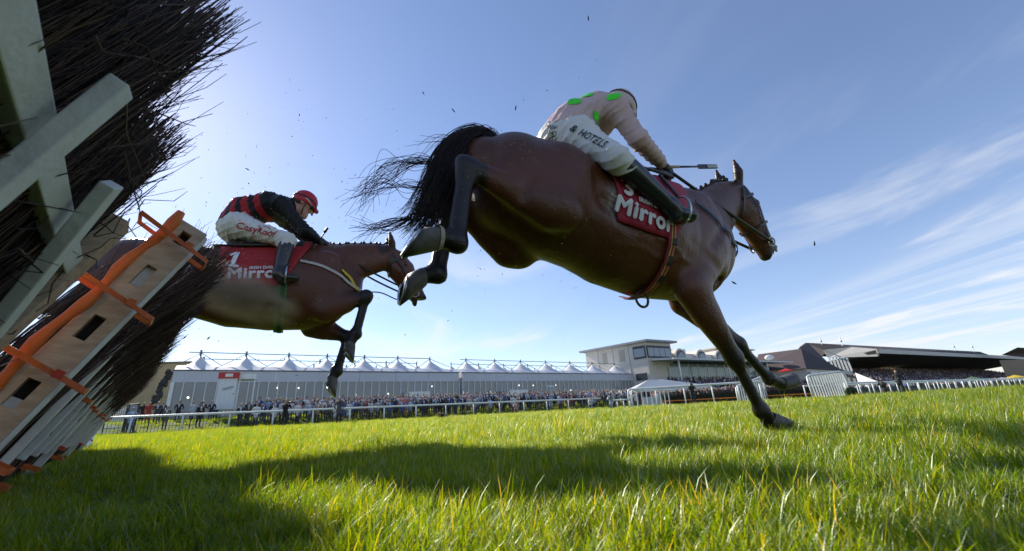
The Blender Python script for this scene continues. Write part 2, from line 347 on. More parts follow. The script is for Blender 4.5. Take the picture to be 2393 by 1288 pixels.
def build_grass():
    gm = grass_mat(); coll = bpy.data.collections.new('grass_tufts'); rg = np.random.default_rng(3)
    NV = 7
    for vi in range(NV):
        nb = 100 if vi < 5 else 60; v = []; f = []
        tall = 1.0 if vi < 5 else 1.45
        for i in range(nb):
            a = rg.uniform(0, 6.283); rr = .085*math.sqrt(rg.uniform()); x, y = rr*math.cos(a), rr*math.sin(a)
            ln = rg.uniform(.045, .105)*tall; w = rg.uniform(.0009, .0019)
            if rg.uniform() < .06: ln *= 1.35; w *= 1.25
            da = rg.uniform(0, 6.283); tilt = abs(rg.normal(.28, .25)); bend = rg.uniform(.1, 1.3); fa = da+1.57+rg.normal(0, .5)
            px, pz = 0., 0.; th = tilt; seg = 3; n0 = len(v); sx, sy = math.cos(fa), math.sin(fa)
            for k in range(seg+1):
                ww = w*(1, .95, .7, 0)[k]; cx, cy = x+px*math.cos(da), y+px*math.sin(da)
                if k < seg: v += [(cx-sx*ww, cy-sy*ww, pz), (cx+sx*ww, cy+sy*ww, pz)]
                else: v.append((cx, cy, pz))
                px += math.sin(th)*ln/seg; pz += math.cos(th)*ln/seg; th += bend/seg
            f += [(n0, n0+1, n0+3, n0+2), (n0+2, n0+3, n0+5, n0+4), (n0+4, n0+5, n0+6)]
        me = bpy.data.meshes.new('tuft'); me.from_pydata(v, [], f); me.materials.append(gm)
        for pl in me.polygons: pl.use_smooth = True
        o = bpy.data.objects.new('tuft', me); coll.objects.link(o)
    pts = []; scl = []
    for r0, r1, dens, s0, s1 in ((.30, 1.4, 500, .36, .58), (1.4, 3, 360, .40, .66), (3, 8, 110, .58, .9), (8, 20, 24, 1.1, 1.5), (20, 38, 7.5, 1.4, 2.0), (38, 75, 3.0, 1.5, 2.4)):
        a0, a1 = R(-80), R(80); n = int(dens*(a1-a0)/2*(r1*r1-r0*r0)*GRASS)
        r = np.sqrt(rg.uniform(r0*r0, r1*r1, n)); a = rg.uniform(a0, a1, n); x, y = r*np.sin(a), r*np.cos(a)
        k = np.sin(x*2.3+1.1)*np.sin(y*1.9+x*.7)*.2+np.sin(x*7.3+1.7*np.sin(y*5.1))*np.sin(y*8.9+x*3.3)*.22+np.sin(x*.6+y*.45)*.1+1
        pts += [(p, q, gz(p, q)-.003) for p, q in zip(x, y)]; scl += list(rg.uniform(s0, s1, n)*k)
    n = len(pts); me = bpy.data.meshes.new('grass'); me.vertices.add(n); me.vertices.foreach_set('co', np.array(pts, np.float32).ravel())
    at = me.attributes.new('scl', 'FLOAT', 'POINT'); at.data.foreach_set('value', np.array(scl, np.float32))
    at = me.attributes.new('idx', 'INT', 'POINT'); at.data.foreach_set('value', np.where(rg.uniform(size=n) < .9, rg.integers(0, 5, n), rg.integers(5, NV, n)).astype(np.int32))
    rot = np.zeros((n, 3), np.float32); rot[:, 2] = rg.uniform(0, 6.283, n); rot[:, :2] = rg.normal(0, .07, (n, 2))
    at = me.attributes.new('rot', 'FLOAT_VECTOR', 'POINT'); at.data.foreach_set('vector', rot.ravel())
    o = link('grass', me); props(o, 'short backlit green turf grass covering the course', 'grass', kind='stuff'); me.materials.append(gm)
    ng = bpy.data.node_groups.new('grass_scatter', 'GeometryNodeTree'); ng.interface.new_socket('Geometry', in_out='INPUT', socket_type='NodeSocketGeometry'); ng.interface.new_socket('Geometry', in_out='OUTPUT', socket_type='NodeSocketGeometry')
    N = ng.nodes.new; L = ng.links.new; gi = N('NodeGroupInput'); go = N('NodeGroupOutput'); ci = N('GeometryNodeCollectionInfo'); ci.inputs['Collection'].default_value = coll; ci.inputs['Separate Children'].default_value = True; ci.inputs['Reset Children'].default_value = True
    ip = N('GeometryNodeInstanceOnPoints'); ip.inputs['Pick Instance'].default_value = True
    def na(nm, ty):
        a = N('GeometryNodeInputNamedAttribute'); a.data_type = ty; a.inputs['Name'].default_value = nm; return [s for s in a.outputs if s.enabled and s.name == 'Attribute'][0]
    L(gi.outputs[0], ip.inputs['Points']); L(ci.outputs[0], ip.inputs['Instance']); L(na('idx', 'INT'), ip.inputs['Instance Index']); L(na('rot', 'FLOAT_VECTOR'), ip.inputs['Rotation']); L(na('scl', 'FLOAT'), ip.inputs['Scale']); L(ip.outputs[0], go.inputs[0])
    md = o.modifiers.new('scatter', 'NODES'); md.node_group = ng
GRASS = globals().get("GRASS", 1.0)
build_ground()
build_grass()
# ------------------------------------------------------------------ hurdles
HAZ = -43.5
HA = Vector((math.sin(R(HAZ)), math.cos(R(HAZ)), 0)); HN = Vector((math.cos(R(HAZ)), -math.sin(R(HAZ)), 0)); HP0 = Vector((-2.0, 1.69, -.045))
def hurdle_frame(off, e):
    B = HN*math.cos(R(e))+Vector((0, 0, math.sin(R(e)))); Cn = HN*math.sin(R(e))-Vector((0, 0, math.cos(R(e))))
    return (lambda a, b, c=0.: HP0+HA*a+HN*off+B*b+Cn*c), B, Cn
def bare_wood():
    return mat('bare_pale_timber', (.56, .43, .31), .75, (.40, .29, .19), 5, bump=.25, bscale=25, stretch=(3, 3, 12))
def build_hurdles():
    paint = mat('weathered_white_paint', (.66, .68, .65), .6, (.54, .55, .52), 9, bump=.35, bscale=35); wood = bare_wood(); orange = mat('orange_webbing', (.62, .13, .015), .55, (.48, .09, .01), 20, bump=.3, bscale=120)
    pad = mat('orange_padding', (.70, .16, .02), .6, (.55, .11, .015), 6, bump=.4, bscale=30); red = mat('red_tie', (.55, .04, .02), .5); dark = mat('slot_dark', (.02, .015, .012), .9)
    birch = mat('birch_twigs', (.085, .055, .044), .65, (.030, .019, .019), 40, spec=.4); tipm = mat('cut_birch_ends', (.30, .19, .10), .8)
    vary_strands(birch, [(0, (.016, .010, .011)), (.45, (.045, .028, .025)), (.8, (.10, .062, .045)), (.95, (.17, .11, .07)), (1, (.26, .18, .11))])
    specs = [  # a0, a1, base offset, lean from the ground, label
        (-3.05, -1.09, -.155, 66., 'nearest birch hurdle panel leaning overhead at top left'),
        (-.94, .90, -.06, 64., 'birch hurdle panel with bare slotted stile and orange padding'),
        (.94, 2.74, -.06, 63.5, 'third birch hurdle panel along the row from the camera'),
        (2.78, 4.55, -.05, 64., 'farthest birch hurdle panel beside the white bent tube')]
    rg = np.random.default_rng(12)
    for hi, (a0, a1, off, e, label) in enumerate(specs):
        Q, B, Cn = hurdle_frame(off, e); t = thing('birch_hurdle', label, 'hurdle', Q(a0, 0), group='row of birch hurdle panels')
        def bar(nm, m_, pa, pb, w, d, up, par=t):
            m = MB(); m.bar(pa, pb, w, d, up); o = m.build(nm, m_, par)
            if not nm.startswith(('stile', 'tenon')): bv = o.modifiers.new('bevel', 'BEVEL'); bv.width = .003; bv.segments = 2
            return o
        H = .95 if hi else .74
        # uprights (in front), horizontals behind them
        ups = [-2.55, -2.16, -1.76, -1.40] if hi == 0 else list(np.linspace(a0+.36, a1-.16, 5))
        UP1 = [((-2.62, .1), (-2.62, .77)), ((-2.24, .1), (-2.24, .77)), ((-1.73, .08), (-1.875, .775)), ((-1.16, .22), (-1.562, .755))]
        for i, a in enumerate(ups): bar('upright', paint, Q(a, .17, .045) if hi else Q(*UP1[i][0], .045), Q(a, H-.04*(i % 2), .045) if hi else Q(*UP1[i][1], .045), .024 if hi else .026, .042 if hi else .044, HA)
        for b in ((.30, .74) if hi else (.2, .675)): bar('rail', paint, Q(a0+.0, b, .002), Q(a1-.0, b, .002), .034 if hi else .03, .07 if hi else .052, B)
        # stiles
        if hi == 0:
            bar('stile', wood, Q(a1-.02, -.02, -.0), Q(a1-.02, .84, -.0), .085, .05, Cn)
        elif hi == 1:
            L0, L1 = -.03, .955; sl = [(.10, .17), (.31, .385), (.51, .585), (.70, .775), (.875, .925)]
            st = bar('stile', wood, Q(a0, L0, .029), Q(a0, L1, .029), .045, .029, Cn); bar('stile', wood, Q(a0, L0, -.029), Q(a0, L1, -.029), .045, .029, Cn)
            ed = [L0]+[x for s in sl for x in s]+[L1]
            for i in range(0, len(ed), 2): bar('stile_block', wood, Q(a0, ed[i], 0), Q(a0, ed[i+1], 0), .0450, .0290, Cn)
            for s in sl: bar('tenon', dark, Q(a0+.018, s[0]+.001, 0), Q(a0+.018, s[1]-.001, 0), .012, .027, Cn)
            bar('stile_edge', paint, Q(a0+.002, L0, .048), Q(a0+.002, L1-.01, .048), .043, .008, Cn)
            # padding between the stiles
            P = [Q(a0-.028+.01*math.sin(b*9), b, -.054+.006*math.sin(b*23)) for b in np.linspace(.0, .975, 24)]; m = MB(); m.tube(P, [.014+.003*math.sin(i*1.9) for i in range(22)]+[.019, .012], 10, upv=Cn); m.build('orange_padding', pad, t)
        else: bar('stile', paint, Q(a0, -.02, 0), Q(a0, H, 0), .05, .1, Cn)
        if hi: bar('end_stile', paint, Q(a1-.05, -.02, .01), Q(a1-.05, H-.02, .01), .05, .09, Cn)
        # straps
        def strap(a, b, c0, c1, hw=.035, m_=orange, sk=0.):
            m = MB(); w = .014; g = [Q(a-hw, b, c0), Q(a-hw, b+sk, c1), Q(a+hw, b+sk, c1), Q(a+hw, b, c0), Q(a-hw, b, c0)]; cen = Q(a, b+sk/2, (c0+c1)/2)
            pts, nr = [], []
            for p, q in zip(g[:-1], g[1:]):
                for f in np.linspace(0, 1, 5)[:-1]: x = p.lerp(q, f); pts.append(x); n = x-cen; n -= B*n.dot(B); nr.append(n)
            pts.append(g[0]); nr.append(nr[0]); m.strip(pts, nr, .014, .003); o = m.build('strap', m_, t)
            k = MB(); p = Q(a-hw-.008, b+sk*.6, c0+(c1-c0)*.7); k.frame_box(p, HA*.005, B*.011, Cn*.010); kb = k.build('buckle', m_ if rg.uniform() < .5 else red, None); kb.parent = o
            for v_ in kb.data.vertices: v_.co -= Vector(t.location)
        if hi == 1:
            for b in (.22, .43, .66, .89): strap(a0-.02, b, -.12, .10, .045, orange, -.03)
        if hi >= 1:
            for k in range(4 if hi == 1 else 3):
                strap(a1-.03, .2+.22*k+rg.uniform(-.03, .03), -.09, .08, .06, orange if k % 2 else red, rg.uniform(-.03, .03))
            for a in ups[1::2]:
                strap(a, .06+rg.uniform(0, .05), -.08, .08, .05, orange); strap(a+.1, .42+rg.uniform(-.05, .05), -.08, .08, .05, orange)
        # birch: bundles of stems with forked tips
        n = (7500, 4000, 2000, 1500)[hi]; V_, F_, nv = [], [], 0; TV, TF, tn = [], [], 0
        top = (1.22, 1.12, 1.06, 1.05)[hi]
        def stick(P, r0, r1):
            nonlocal nv
            k = len(P); t_ = P[-1]-P[0]; s1 = np.cross(t_, np.array(Cn)); s1 /= np.linalg.norm(s1)+1e-9; s2 = np.cross(t_, s1); s2 /= np.linalg.norm(s2)+1e-9
            for i in range(k):
                r = r0+(r1-r0)*i/(k-1)
                for j in range(3): th = j*2.0944; V_.append(P[i]+s1*(r*math.cos(th))+s2*(r*math.sin(th)))
            for i in range(k-1):
                for j in range(3): F_.append((nv+i*3+j, nv+i*3+(j+1) % 3, nv+i*3+3+(j+1) % 3, nv+i*3+3+j))
            nv += 3*k
        Qn = lambda a, b, c: np.array(Q(a, b, c))
        nb = 5 if hi == 0 else 5; cs = np.linspace(a0+(.28 if hi == 1 else -.02), a1+.05, nb+1); 
        for i in range(n):
            bi = int(rg.integers(0, nb)); cen = (cs[bi]+cs[bi+1])/2; wd = (cs[bi+1]-cs[bi]); f = rg.uniform(-.5, .5); a = cen+f*wd; low = rg.uniform(-.0, .12) if rg.uniform() < .6 else rg.uniform(.2, .6)
            c = -rg.uniform(.0, .17) if hi == 0 or rg.uniform() < .8 else rg.uniform(.0, .02); tb = top*(1-(.24 if hi == 0 else .15)*abs(2*f)**2.4)*(.98+.05*math.sin(bi*2.7))-abs(rg.normal(0, .10)); spread = (.74 if hi == 0 else .92)+rg.normal(0, .04)
            at = cen+f*wd*spread+rg.normal(0, .018); ct = (c*1.5-.02 if hi == 0 else c+.10)+rg.normal(0, .02)
            P = []
            for k in range(5): u = k/4; P.append(Qn(a+(at-a)*u**1.3+rg.normal(0, .006), low+(tb-low)*u, c+(ct-c)*u*u+rg.normal(0, .004)))
            r0 = rg.uniform(.0013, .0034) if hi == 0 else rg.uniform(.0016, .0040); stick(P, r0, r0*.4)
            if rg.uniform() < (.5 if hi == 0 else .75):
                for _ in range(3):
                    u = rg.uniform(.5, .95); i0 = min(int(u*4), 3); s = P[i0]+(P[i0+1]-P[i0])*(u*4-i0); ln = rg.uniform(.06, .2); dv = np.array(B)*ln*rg.uniform(.6, 1)+np.array(HA)*rg.normal(0, .16)*ln+np.array(Cn)*rg.normal(0, .18)*ln
                    stick([s, s+dv*.5+rg.normal(0, .006, 3), s+dv], .0011, .0006)
            if rg.uniform() < .012:      # a crooked loose twig in front of the frame
                s = Qn(a, rg.uniform(.3, .9), .01); dv = np.array(HA)*rg.normal(0, .09)+np.array(B)*rg.normal(.05, .08)+np.array(Cn)*rg.uniform(.02, .07); stick([s, s+dv*.3+rg.normal(0, .012, 3), s+dv*.7+rg.normal(0, .015, 3), s+dv], .0022, .0008)
        me = np_mesh('birch', np.array(V_)-np.array(t.location), np.array(F_), birch, True); o = link('birch', me, t); o['kind'] = 'stuff'
# ------------------------------------------------------------------ horses
def horse_frame(p0, az):
    p0 = Vector((p0[0], p0[1], 0)); F = Vector((math.sin(R(az)), math.cos(R(az)), 0)); n = Vector((math.cos(R(az)), -math.sin(R(az)), 0))
    def J(px, py, t=0.):           # photo pixel on the plane t metres to the horse's right of its middle -> local x forward, y left, z up
        d = ray(px, py); o = Vector((0, 0, CAM_H)); k = (p0+n*t-o).dot(n)/d.dot(n); P = o+d*k-p0; return np.array([P.dot(F), -P.dot(n), P.z])
    return J, p0, math.pi/2-R(az)
COAT = mat('bay_coat', (1, 1, 1), .40, attr='Col', nscale=5, c2=.62, bump=.30, bscale=190, spec=.4, stretch=(.22, 1, .8))
def coat_relief(m):
    nt = m.node_tree; N = nt.nodes.new; L = nt.links.new; b = nt.nodes['Principled BSDF']; old = b.inputs['Normal'].links[0].from_socket
    tc = N('ShaderNodeTexCoord'); mp = N('ShaderNodeMapping'); mp.inputs['Scale'].default_value = (1, 1, .45); L(tc.outputs['Object'], mp.inputs[0])
    nz = N('ShaderNodeTexNoise'); nz.inputs['Scale'].default_value = 9; nz.inputs['Detail'].default_value = 3; nz.inputs['Distortion'].default_value = 1.2; L(mp.outputs[0], nz.inputs['Vector'])
    bp = N('ShaderNodeBump'); bp.inputs['Strength'].default_value = .35; bp.inputs['Distance'].default_value = .02; L(nz.outputs['Fac'], bp.inputs['Height']); L(old, bp.inputs['Normal']); L(bp.outputs[0], b.inputs['Normal'])
    vz = N('ShaderNodeTexNoise'); vz.inputs['Scale'].default_value = 3.5; L(tc.outputs['Object'], vz.inputs['Vector']); mr = N('ShaderNodeMapRange'); L(vz.outputs['Fac'], mr.inputs[0]); mr.inputs[3].default_value = .26; mr.inputs[4].default_value = .50; L(mr.outputs[0], b.inputs['Roughness'])
def coat_mud(m):
    nt = m.node_tree; N = nt.nodes.new; L = nt.links.new; b = nt.nodes['Principled BSDF']; old = b.inputs['Base Color'].links[0].from_socket
    tc = N('ShaderNodeTexCoord'); v1 = N('ShaderNodeTexNoise'); v1.inputs['Scale'].default_value = 75; v1.inputs['Detail'].default_value = 2; L(tc.outputs['Object'], v1.inputs['Vector']); v2 = N('ShaderNodeTexNoise'); v2.inputs['Scale'].default_value = 4; L(tc.outputs['Object'], v2.inputs['Vector'])
    a = N('ShaderNodeMath'); a.operation = 'MULTIPLY_ADD'; L(v2.outputs['Fac'], a.inputs[0]); a.inputs[1].default_value = .28; L(v1.outputs['Fac'], a.inputs[2]); r = N('ShaderNodeMapRange'); L(a.outputs[0], r.inputs[0]); r.inputs[1].default_value = .80; r.inputs[2].default_value = .88; r.inputs[4].default_value = .55
    mx = N('ShaderNodeMixRGB'); L(r.outputs[0], mx.inputs[0]); L(old, mx.inputs[1]); mx.inputs[2].default_value = (.20, .13, .08, 1); L(mx.outputs[0], b.inputs['Base Color'])
coat_relief(COAT); coat_mud(COAT)
HAIR = mat('black_horsehair', (.016, .010, .008), .42, (.085, .042, .022), 5, spec=.5, transl=.2)
vary_strands(HAIR, [(0, (.008, .006, .006)), (.6, (.018, .011, .009)), (.88, (.055, .026, .014)), (1, (.12, .06, .03))])
LEATHER = mat('dark_leather', (.018, .014, .012), .45, (.03, .02, .015), 20, bump=.2)
HOOFM = mat('hoof_horn', (.13, .115, .095), .6, (.06, .052, .045), 18, bump=.3, bscale=40)
STEEL2 = mat('bright_steel', (.55, .55, .54), .3, metal=1.)
BONES = (.015, .010, .0085)
def snapper(bv, off=.004):
    def f(p, extra=0.):
        h = bv.find_nearest(Vector(p)); n = h[1]
        if (Vector(p)-h[0]).dot(n) < -.2: n = n
        return h[0]+n*(off+extra), n
    return f
def local_parts(fn):
    def w(*a, **k):
        global WORLD_PARTS
        old = WORLD_PARTS; WORLD_PARTS = False
        try: return fn(*a, **k)
        finally: WORLD_PARTS = old
    return w
@local_parts
def build_horse(name, label, p0, az, D):
    J, root, rz = horse_frame(p0, az); t = thing(name, label, 'horse', root, rz)
    s = SDF(D['lo'], D['hi'], .0125)
    Z = lambda *a: np.array(a, float)
    # trunk
    tr = D['trunk']; s.cap([Z(x, 0, zc) for x, zc, hh, hw in tr], [(hw, hh) for x, zc, hh, hw in tr], k=.06)
    s.cap([Z(*p) for p in D['withers']], [.05, .065, .05], k=.10)
    # neck and head
    nk = D['neck']; s.cap([Z(x, y, z) for x, y, z, a, b in nk], [(a, b) for *_, a, b in nk], k=.075)
    hd = D['head']; s.cap([Z(x, y, z) for x, y, z, a, b in hd], [(a, b) for *_, a, b in hd], k=.035)
    poll, nose = Z(*hd[0][:3]), Z(*hd[-1][:3]); ax = (nose-poll)/np.linalg.norm(nose-poll); fr = np.array([-ax[2], 0, ax[0]]); fr = fr if fr[0] > 0 else -fr     # towards the forehead side
    hp = lambda u, f, l: poll+(nose-poll)*u+fr*f+np.array([0, l, 0])
    for sy in (-1, 1):
        s.cap([hp(.28, -.055, sy*.06)], [(.035, .085)], k=.03)                       # cheek
        s.cap([hp(.22, .045, sy*.075)], [.026], k=.02)                               # brow
        s.cap([hp(.45, .01, sy*.062), hp(.72, -.005, sy*.05)], [.014, .010], k=.02)     # facial crest
        s.cap([hp(.97, .035, sy*.045)], [.026], k=.02)                               # nostril wing
        s.cap([hp(.985, .038, sy*.064)], [.013], k=.008, sub=True)
        e0 = hp(-.12, -.0, sy*.05); e1 = hp(-.50, D.get('ear', .0), sy*.075); s.cap([e0, (e0+e1)/2+Z(0, sy*.014, 0), e1], [.028, .036, .013], k=.012)
        s.cap([(e0+e1)/2+fr*.034+Z(0, sy*.01, 0)], [.017], k=.006, sub=True)
    s.cap([hp(1.06, -.02, 0)], [(.04, .03)], k=.02); s.cap([hp(1.0, -.055, 0)], [(.033, .028)], k=.02)
    s.cap([hp(1.07, .002, -.05), hp(1.07, .002, .05)], [.006, .006], k=.006, sub=True)
    # limbs
    black = []; q_ = D.get('legs', 1.); q2 = 1+(q_-1)*.6
    def lg(r, e=None): e = q_ if e is None else e; return [(a*e, b*e) for a, b in r]
    for L in D['limbs']:
        P = [Z(*p) for p in L['pts']]
        if L['kind'] == 'fore':
            sh, el, kn, ft, hf = P
            lat = (0, 1, 0); up = sh+(el-sh)*.35
            s.cap([sh+Z(.0, 0, .28), sh, el], [(.05, .12), (.075, .15), (.062, .115)], lat, k=.045)          # shoulder blade
            s.cap([sh+Z(.02, 0, -.03), el], [(.07, .10), (.06, .08)], lat, k=.035)
            s.cap([el, el+(kn-el)*.35, el+(kn-el)*.82, kn], lg([(.062, .088), (.058, .076), (.038, .044), (.038, .046)]), lat, k=.04)
            s.cap([kn-(ft-kn)*.02, kn+(ft-kn)*.1], lg([(.040, .047), (.034, .04)], q2), lat, k=.02)
            d = (ft-kn); bk = np.array([-d[2], 0, d[0]]); bk = bk/np.linalg.norm(bk); bk = bk if bk[0] < 0 else -bk
            s.cap([kn+d*.1+bk*.0, ft], lg([(.025, .029), (.026, .032)], q2), lat, k=.02); s.cap([kn+d*.12+bk*.024, ft+bk*.018], [.014, .018], lat, k=.012)
            s.cap([ft], lg([(.035, .042)]), lat, k=.02); s.cap([ft+bk*.030], [.021*q_], lat, k=.02)
            s.cap([ft, hf], lg([(.028, .031), (.036, .038)], q2), lat, k=.02); black.append((el+(kn-el)*.55, kn, ft, hf))
        else:
            hip, stf, hk, ft, hf = P; lat = (0, 1, 0); sy = -1 if hip[1] < 0 else 1
            s.cap([hip+Z(-.0, -sy*.03, .02), stf], [(.125, .21), (.09, .125)], lat, k=.045)
            s.cap([hip+Z(-.14, -sy*.02, -.02), stf+(hk-stf)*.30], [(.10, .15), (.062, .085)], lat, k=.035)         # hamstring
            s.cap([hip+Z(.13, 0, .03), stf+Z(.02, 0, .02)], [(.09, .11), (.075, .085)], lat, k=.04)
            s.cap([stf], [(.066, .078)], lat, k=.05)
            s.cap([stf+(hk-stf)*.12, stf+(hk-stf)*.45, stf+(hk-stf)*.85, hk], lg([(.072, .100), (.058, .078), (.037, .043), (.038, .046)], q2), lat, k=.045)
            d = (ft-hk); bk = np.array([-d[2], 0, d[0]]); bk /= np.linalg.norm(bk); bk = bk if bk[0] < 0 else -bk
            s.cap([hk+bk*.028-d/np.linalg.norm(d)*.03, hk+bk*.018+d*.12], [(.022, .024), (.024, .024)], lat, k=.02)      # point of hock
            s.cap([stf+(hk-stf)*.7+bk*.01, hk+bk*.03-d/np.linalg.norm(d)*.02], [.02, .016], lat, k=.03)
            s.cap([hk, hk+d*.16], lg([(.037, .045), (.031, .036)], q2), lat, k=.02)
            s.cap([hk+d*.14, ft], lg([(.026, .031), (.028, .033)]), lat, k=.02); s.cap([hk+d*.18+bk*.022, ft+bk*.018], [.015, .019], lat, k=.012)
            s.cap([ft], lg([(.037, .043)]), lat, k=.02); s.cap([ft+bk*.028], [.021], lat, k=.02)
            s.cap([ft, hf], [(.030, .033), (.038, .04)], lat, k=.02); black.append((stf+(hk-stf)*.72, hk, ft, hf))
    for (p, r, k, sub) in D.get('extra', []):
        s.cap([Z(*q) for q in p], r, k=k, sub=sub)
    for path in D.get('veins', []):
        for sg in (-1, 1):
            P = []
            for x, th in path: zc, hh, hw = trunk_at(D, x); P.append(Vector((x, sg*math.sin(th)*hw*1.0, zc+math.cos(th)*hh)))
            P = spline(P, 4); s.cap([np.array(p) for p in P], [.0075]*len(P), k=.014)
    v, f = s.surface(); v = smooth_verts(v, f, 2, .4)
    # coat colour: bay body, black points, mealy muzzle and flank
    base = np.array(D['coat']); col = np.tile(base, (len(v), 1)); rgb = np.array(BONES)
    zz = np.clip((v[:, 2]-D['zb'])/.75, 0, 1); col *= (1.+.25*np.sin(v[:, 0]*3.1+v[:, 2]*2.3)[:, None]*.3)
    blk = np.zeros(len(v))
    for pl in black:
        pl = list(pl)
        for i, (a, b) in enumerate(zip(pl[:-1], pl[1:])):
            ab = b-a; u = ((v-a)@ab)/(ab@ab); uc = np.clip(u, 0, 1); dist = np.linalg.norm(v-a-uc[:, None]*ab, axis=1); w = np.clip((.10-dist)/.02, 0, 1)
            blk = np.maximum(blk, w*(np.clip(u*1.3, 0, 1) if i == 0 else 1.))
    hu = ((v-poll)@ax)/np.linalg.norm(nose-poll); hd_m = np.linalg.norm(v-poll-np.clip(hu, 0, 1.1)[:, None]*(nose-poll), axis=1) < .2
    blk = np.maximum(blk, np.where(hd_m & (hu > .84), np.clip((hu-.84)/.16, 0, 1)*.8, 0)); blk = np.maximum(blk, np.where((np.linalg.norm(v-hp(-.18, 0, 0), axis=1) < .16) & (hu < -.12), .75, 0))
    col = col*(1-blk[:, None])+rgb*blk[:, None]
    for q, r, c_, a_ in D.get('patches', []):
        w = np.clip(1-np.linalg.norm((v-np.array(q))/np.array(r), axis=1), 0, 1)[:, None]; nz = (.5+.5*np.sin(v[:, 0]*170+3*np.sin(v[:, 2]*90))*np.sin(v[:, 2]*150))[:, None]; w = np.clip(w*2*nz, 0, 1)*a_; col = col*(1-w)+np.array(c_)*w
    body = link('body', np_mesh('horse_body', v, f, COAT, True, col), t)
    bv = BVHTree.FromPolygons([tuple(p) for p in v], [tuple(int(i) for i in q) for q in f]); snap = snapper(bv)
    # hooves
    for L in D['limbs']:
        ft, hf = Z(*L['pts'][3]), Z(*L['pts'][4]); d = hf-ft; d /= np.linalg.norm(d); side = np.array([0, 1., 0]); fw = np.cross(side, d); fw = fw if L.get('toe', 1)*fw[0] > 0 else -fw
        toe = Z(*L['toe_dir']); toe /= np.linalg.norm(toe); toe = toe-d*(toe@d); toe /= np.linalg.norm(toe)
        rings = []
        for k, (u, r, tf) in enumerate(((-.012, .038, 0), (.004, .046, .004), (.05, .056, .022), (.085, .062, .036))):
            hs = L.get('hs', 1.1); u, r, tf = u*hs, r*hs, tf*hs; c = hf+d*u+toe*tf; sh_ = (.0, .10, .34, .46)[k]; rings.append([Vector(c+d*(sh_*r*math.cos(a))+toe*(math.cos(a)*r*1.12 if math.cos(a) > 0 else math.cos(a)*r*.85)+side*math.sin(a)*r) for a in np.linspace(0, 2*math.pi, 21)[:-1]])
        m = MB(); n = 20; vs = [p for g in rings for p in g]; fs = []
        for i in range(3):
            for k in range(n): fs.append((i*n+k, i*n+(k+1) % n, (i+1)*n+(k+1) % n, (i+1)*n+k))
        inner = [p.lerp(Vector(hf+d*.075*hs+toe*.03*hs), .3)-Vector(d)*.008 for p in rings[-1]]; vs += inner; fs += [(3*n+k, 3*n+(k+1) % n, 4*n+(k+1) % n, 4*n+k) for k in range(n)]; fs.append(tuple(range(4*n, 5*n)))
        m.add(vs, fs, 0, True); hoof = m.build('hoof', HOOFM, t)
        m = MB(); arc = [Vector(p)*.86+Vector(hf+d*.085*hs+toe*.036*hs)*.14+Vector(d)*.003 for p in rings[-1]]; arc = arc[13:]+arc[:8]; m.tube(arc, .008, 5); m.build('shoe', STEEL2, hoof)
        if L.get('band'):
            m = MB(); m.tube([Vector(hf+d*(-.012)), Vector(hf+d*.006+toe*.003)], [.042*hs, .049*hs], 16, cap=False); m.build('coronet', mat('pale_coronet', (.42, .36, .26), .8, (.25, .2, .14), 30), hoof)
    # eyes
    for sy in (-1, 1):
        m = MB(); p, n = snap(hp(.235, .03, sy*.1)); m.ball(p-n*.012, .021, (1, .8, 1)); m.build('eye', mat('horse_eye', (.01, .006, .004), .05, spec=.8), t)
    # plaited mane: a row of knobs
    knob = MB(); knob.ball((0, 0, .008), .016, (1, .85, 1.1), nu=8, nv=6); knob.tube([(0, 0, -.012), (0, 0, .004)], .008, 6); kme = knob.mesh('mane_plait', HAIR); cr = D['crest']; C_ = spline(cr, 8)
    tot = D.get('plaits', 13)
    for i in range(tot):
        p = C_[int((len(C_)-1)*(.06+.9*i/(tot-1)))]; q, n = snap(p); k = link('mane_plait', kme, t, q+V(0, 0, .006)); k.scale = (D.get('ps', 1),)*3; k.rotation_euler = (RNG.uniform(-.3, .3), RNG.uniform(-.4, .4), 0)
    m = MB(); pts = [snap(p)[0] for p in C_]; m.tube(pts, .010, 6); m.build('mane_base', HAIR, t)
    rg = np.random.default_rng(5)
    # forelock
    m = MB()
    for i in range(26):
        a = Vector(hp(-.06, .0, rg.normal(0, .015))); b = Vector(hp(.12, .07, rg.normal(0, .02))); c = Vector(hp(.24+rg.uniform(-.04, .05), .085, rg.normal(0, .03))); m.tube([a, b, c], [.004, .003, .001], 3, cap=False)
    m.build('forelock', HAIR, t)
    # tail: dock plus strands
    if 'tail' in D:
        m = MB(); n = D.get('tail_n', 420); T = [Vector(p) for p in D['tail']]; dk = MB(); dk.tube([T[0], T[0].lerp(T[1], .6), T[1]], [.045, .038, .02], 8); dk.build('dock', HAIR, t)
        wd = D['tail_w']
        for i in range(n):
            g = rg.normal(0, 1, 3); g[1] *= .8; g = np.clip(g, -1.7, 1.7); ln = rg.uniform(.45, 1.0)**.6; P = []
            for j, q in enumerate(T): P.append(q+Vector(g*wd[j])+Vector(rg.normal(0, .005, 3)))
            sp = spline(P, 4); e = max(4, int(len(sp)*ln)); r = rg.uniform(.0010, .0026); sp = sp[:e]; m.tube(sp, [r*(1-.75*k/len(sp)) for k in range(len(sp))], 3, cap=False)
        for W in D.get('wisps', []):
            for i in range(W[1]): P = [Vector(p)+Vector(rg.normal(0, .006+.012*k, 3)) for k, p in enumerate(W[0])]; sp = spline(P, 6); m.tube(sp, [.0016*(1-.6*k/len(sp)) for k in range(len(sp))], 3, cap=False)
        o = m.build('tail_hair', HAIR, t); o['kind'] = 'stuff'
    return dict(t=t, J=J, bv=bv, snap=snap, hp=hp, D=D, root=root, rz=rz, poll=poll, nose=nose)

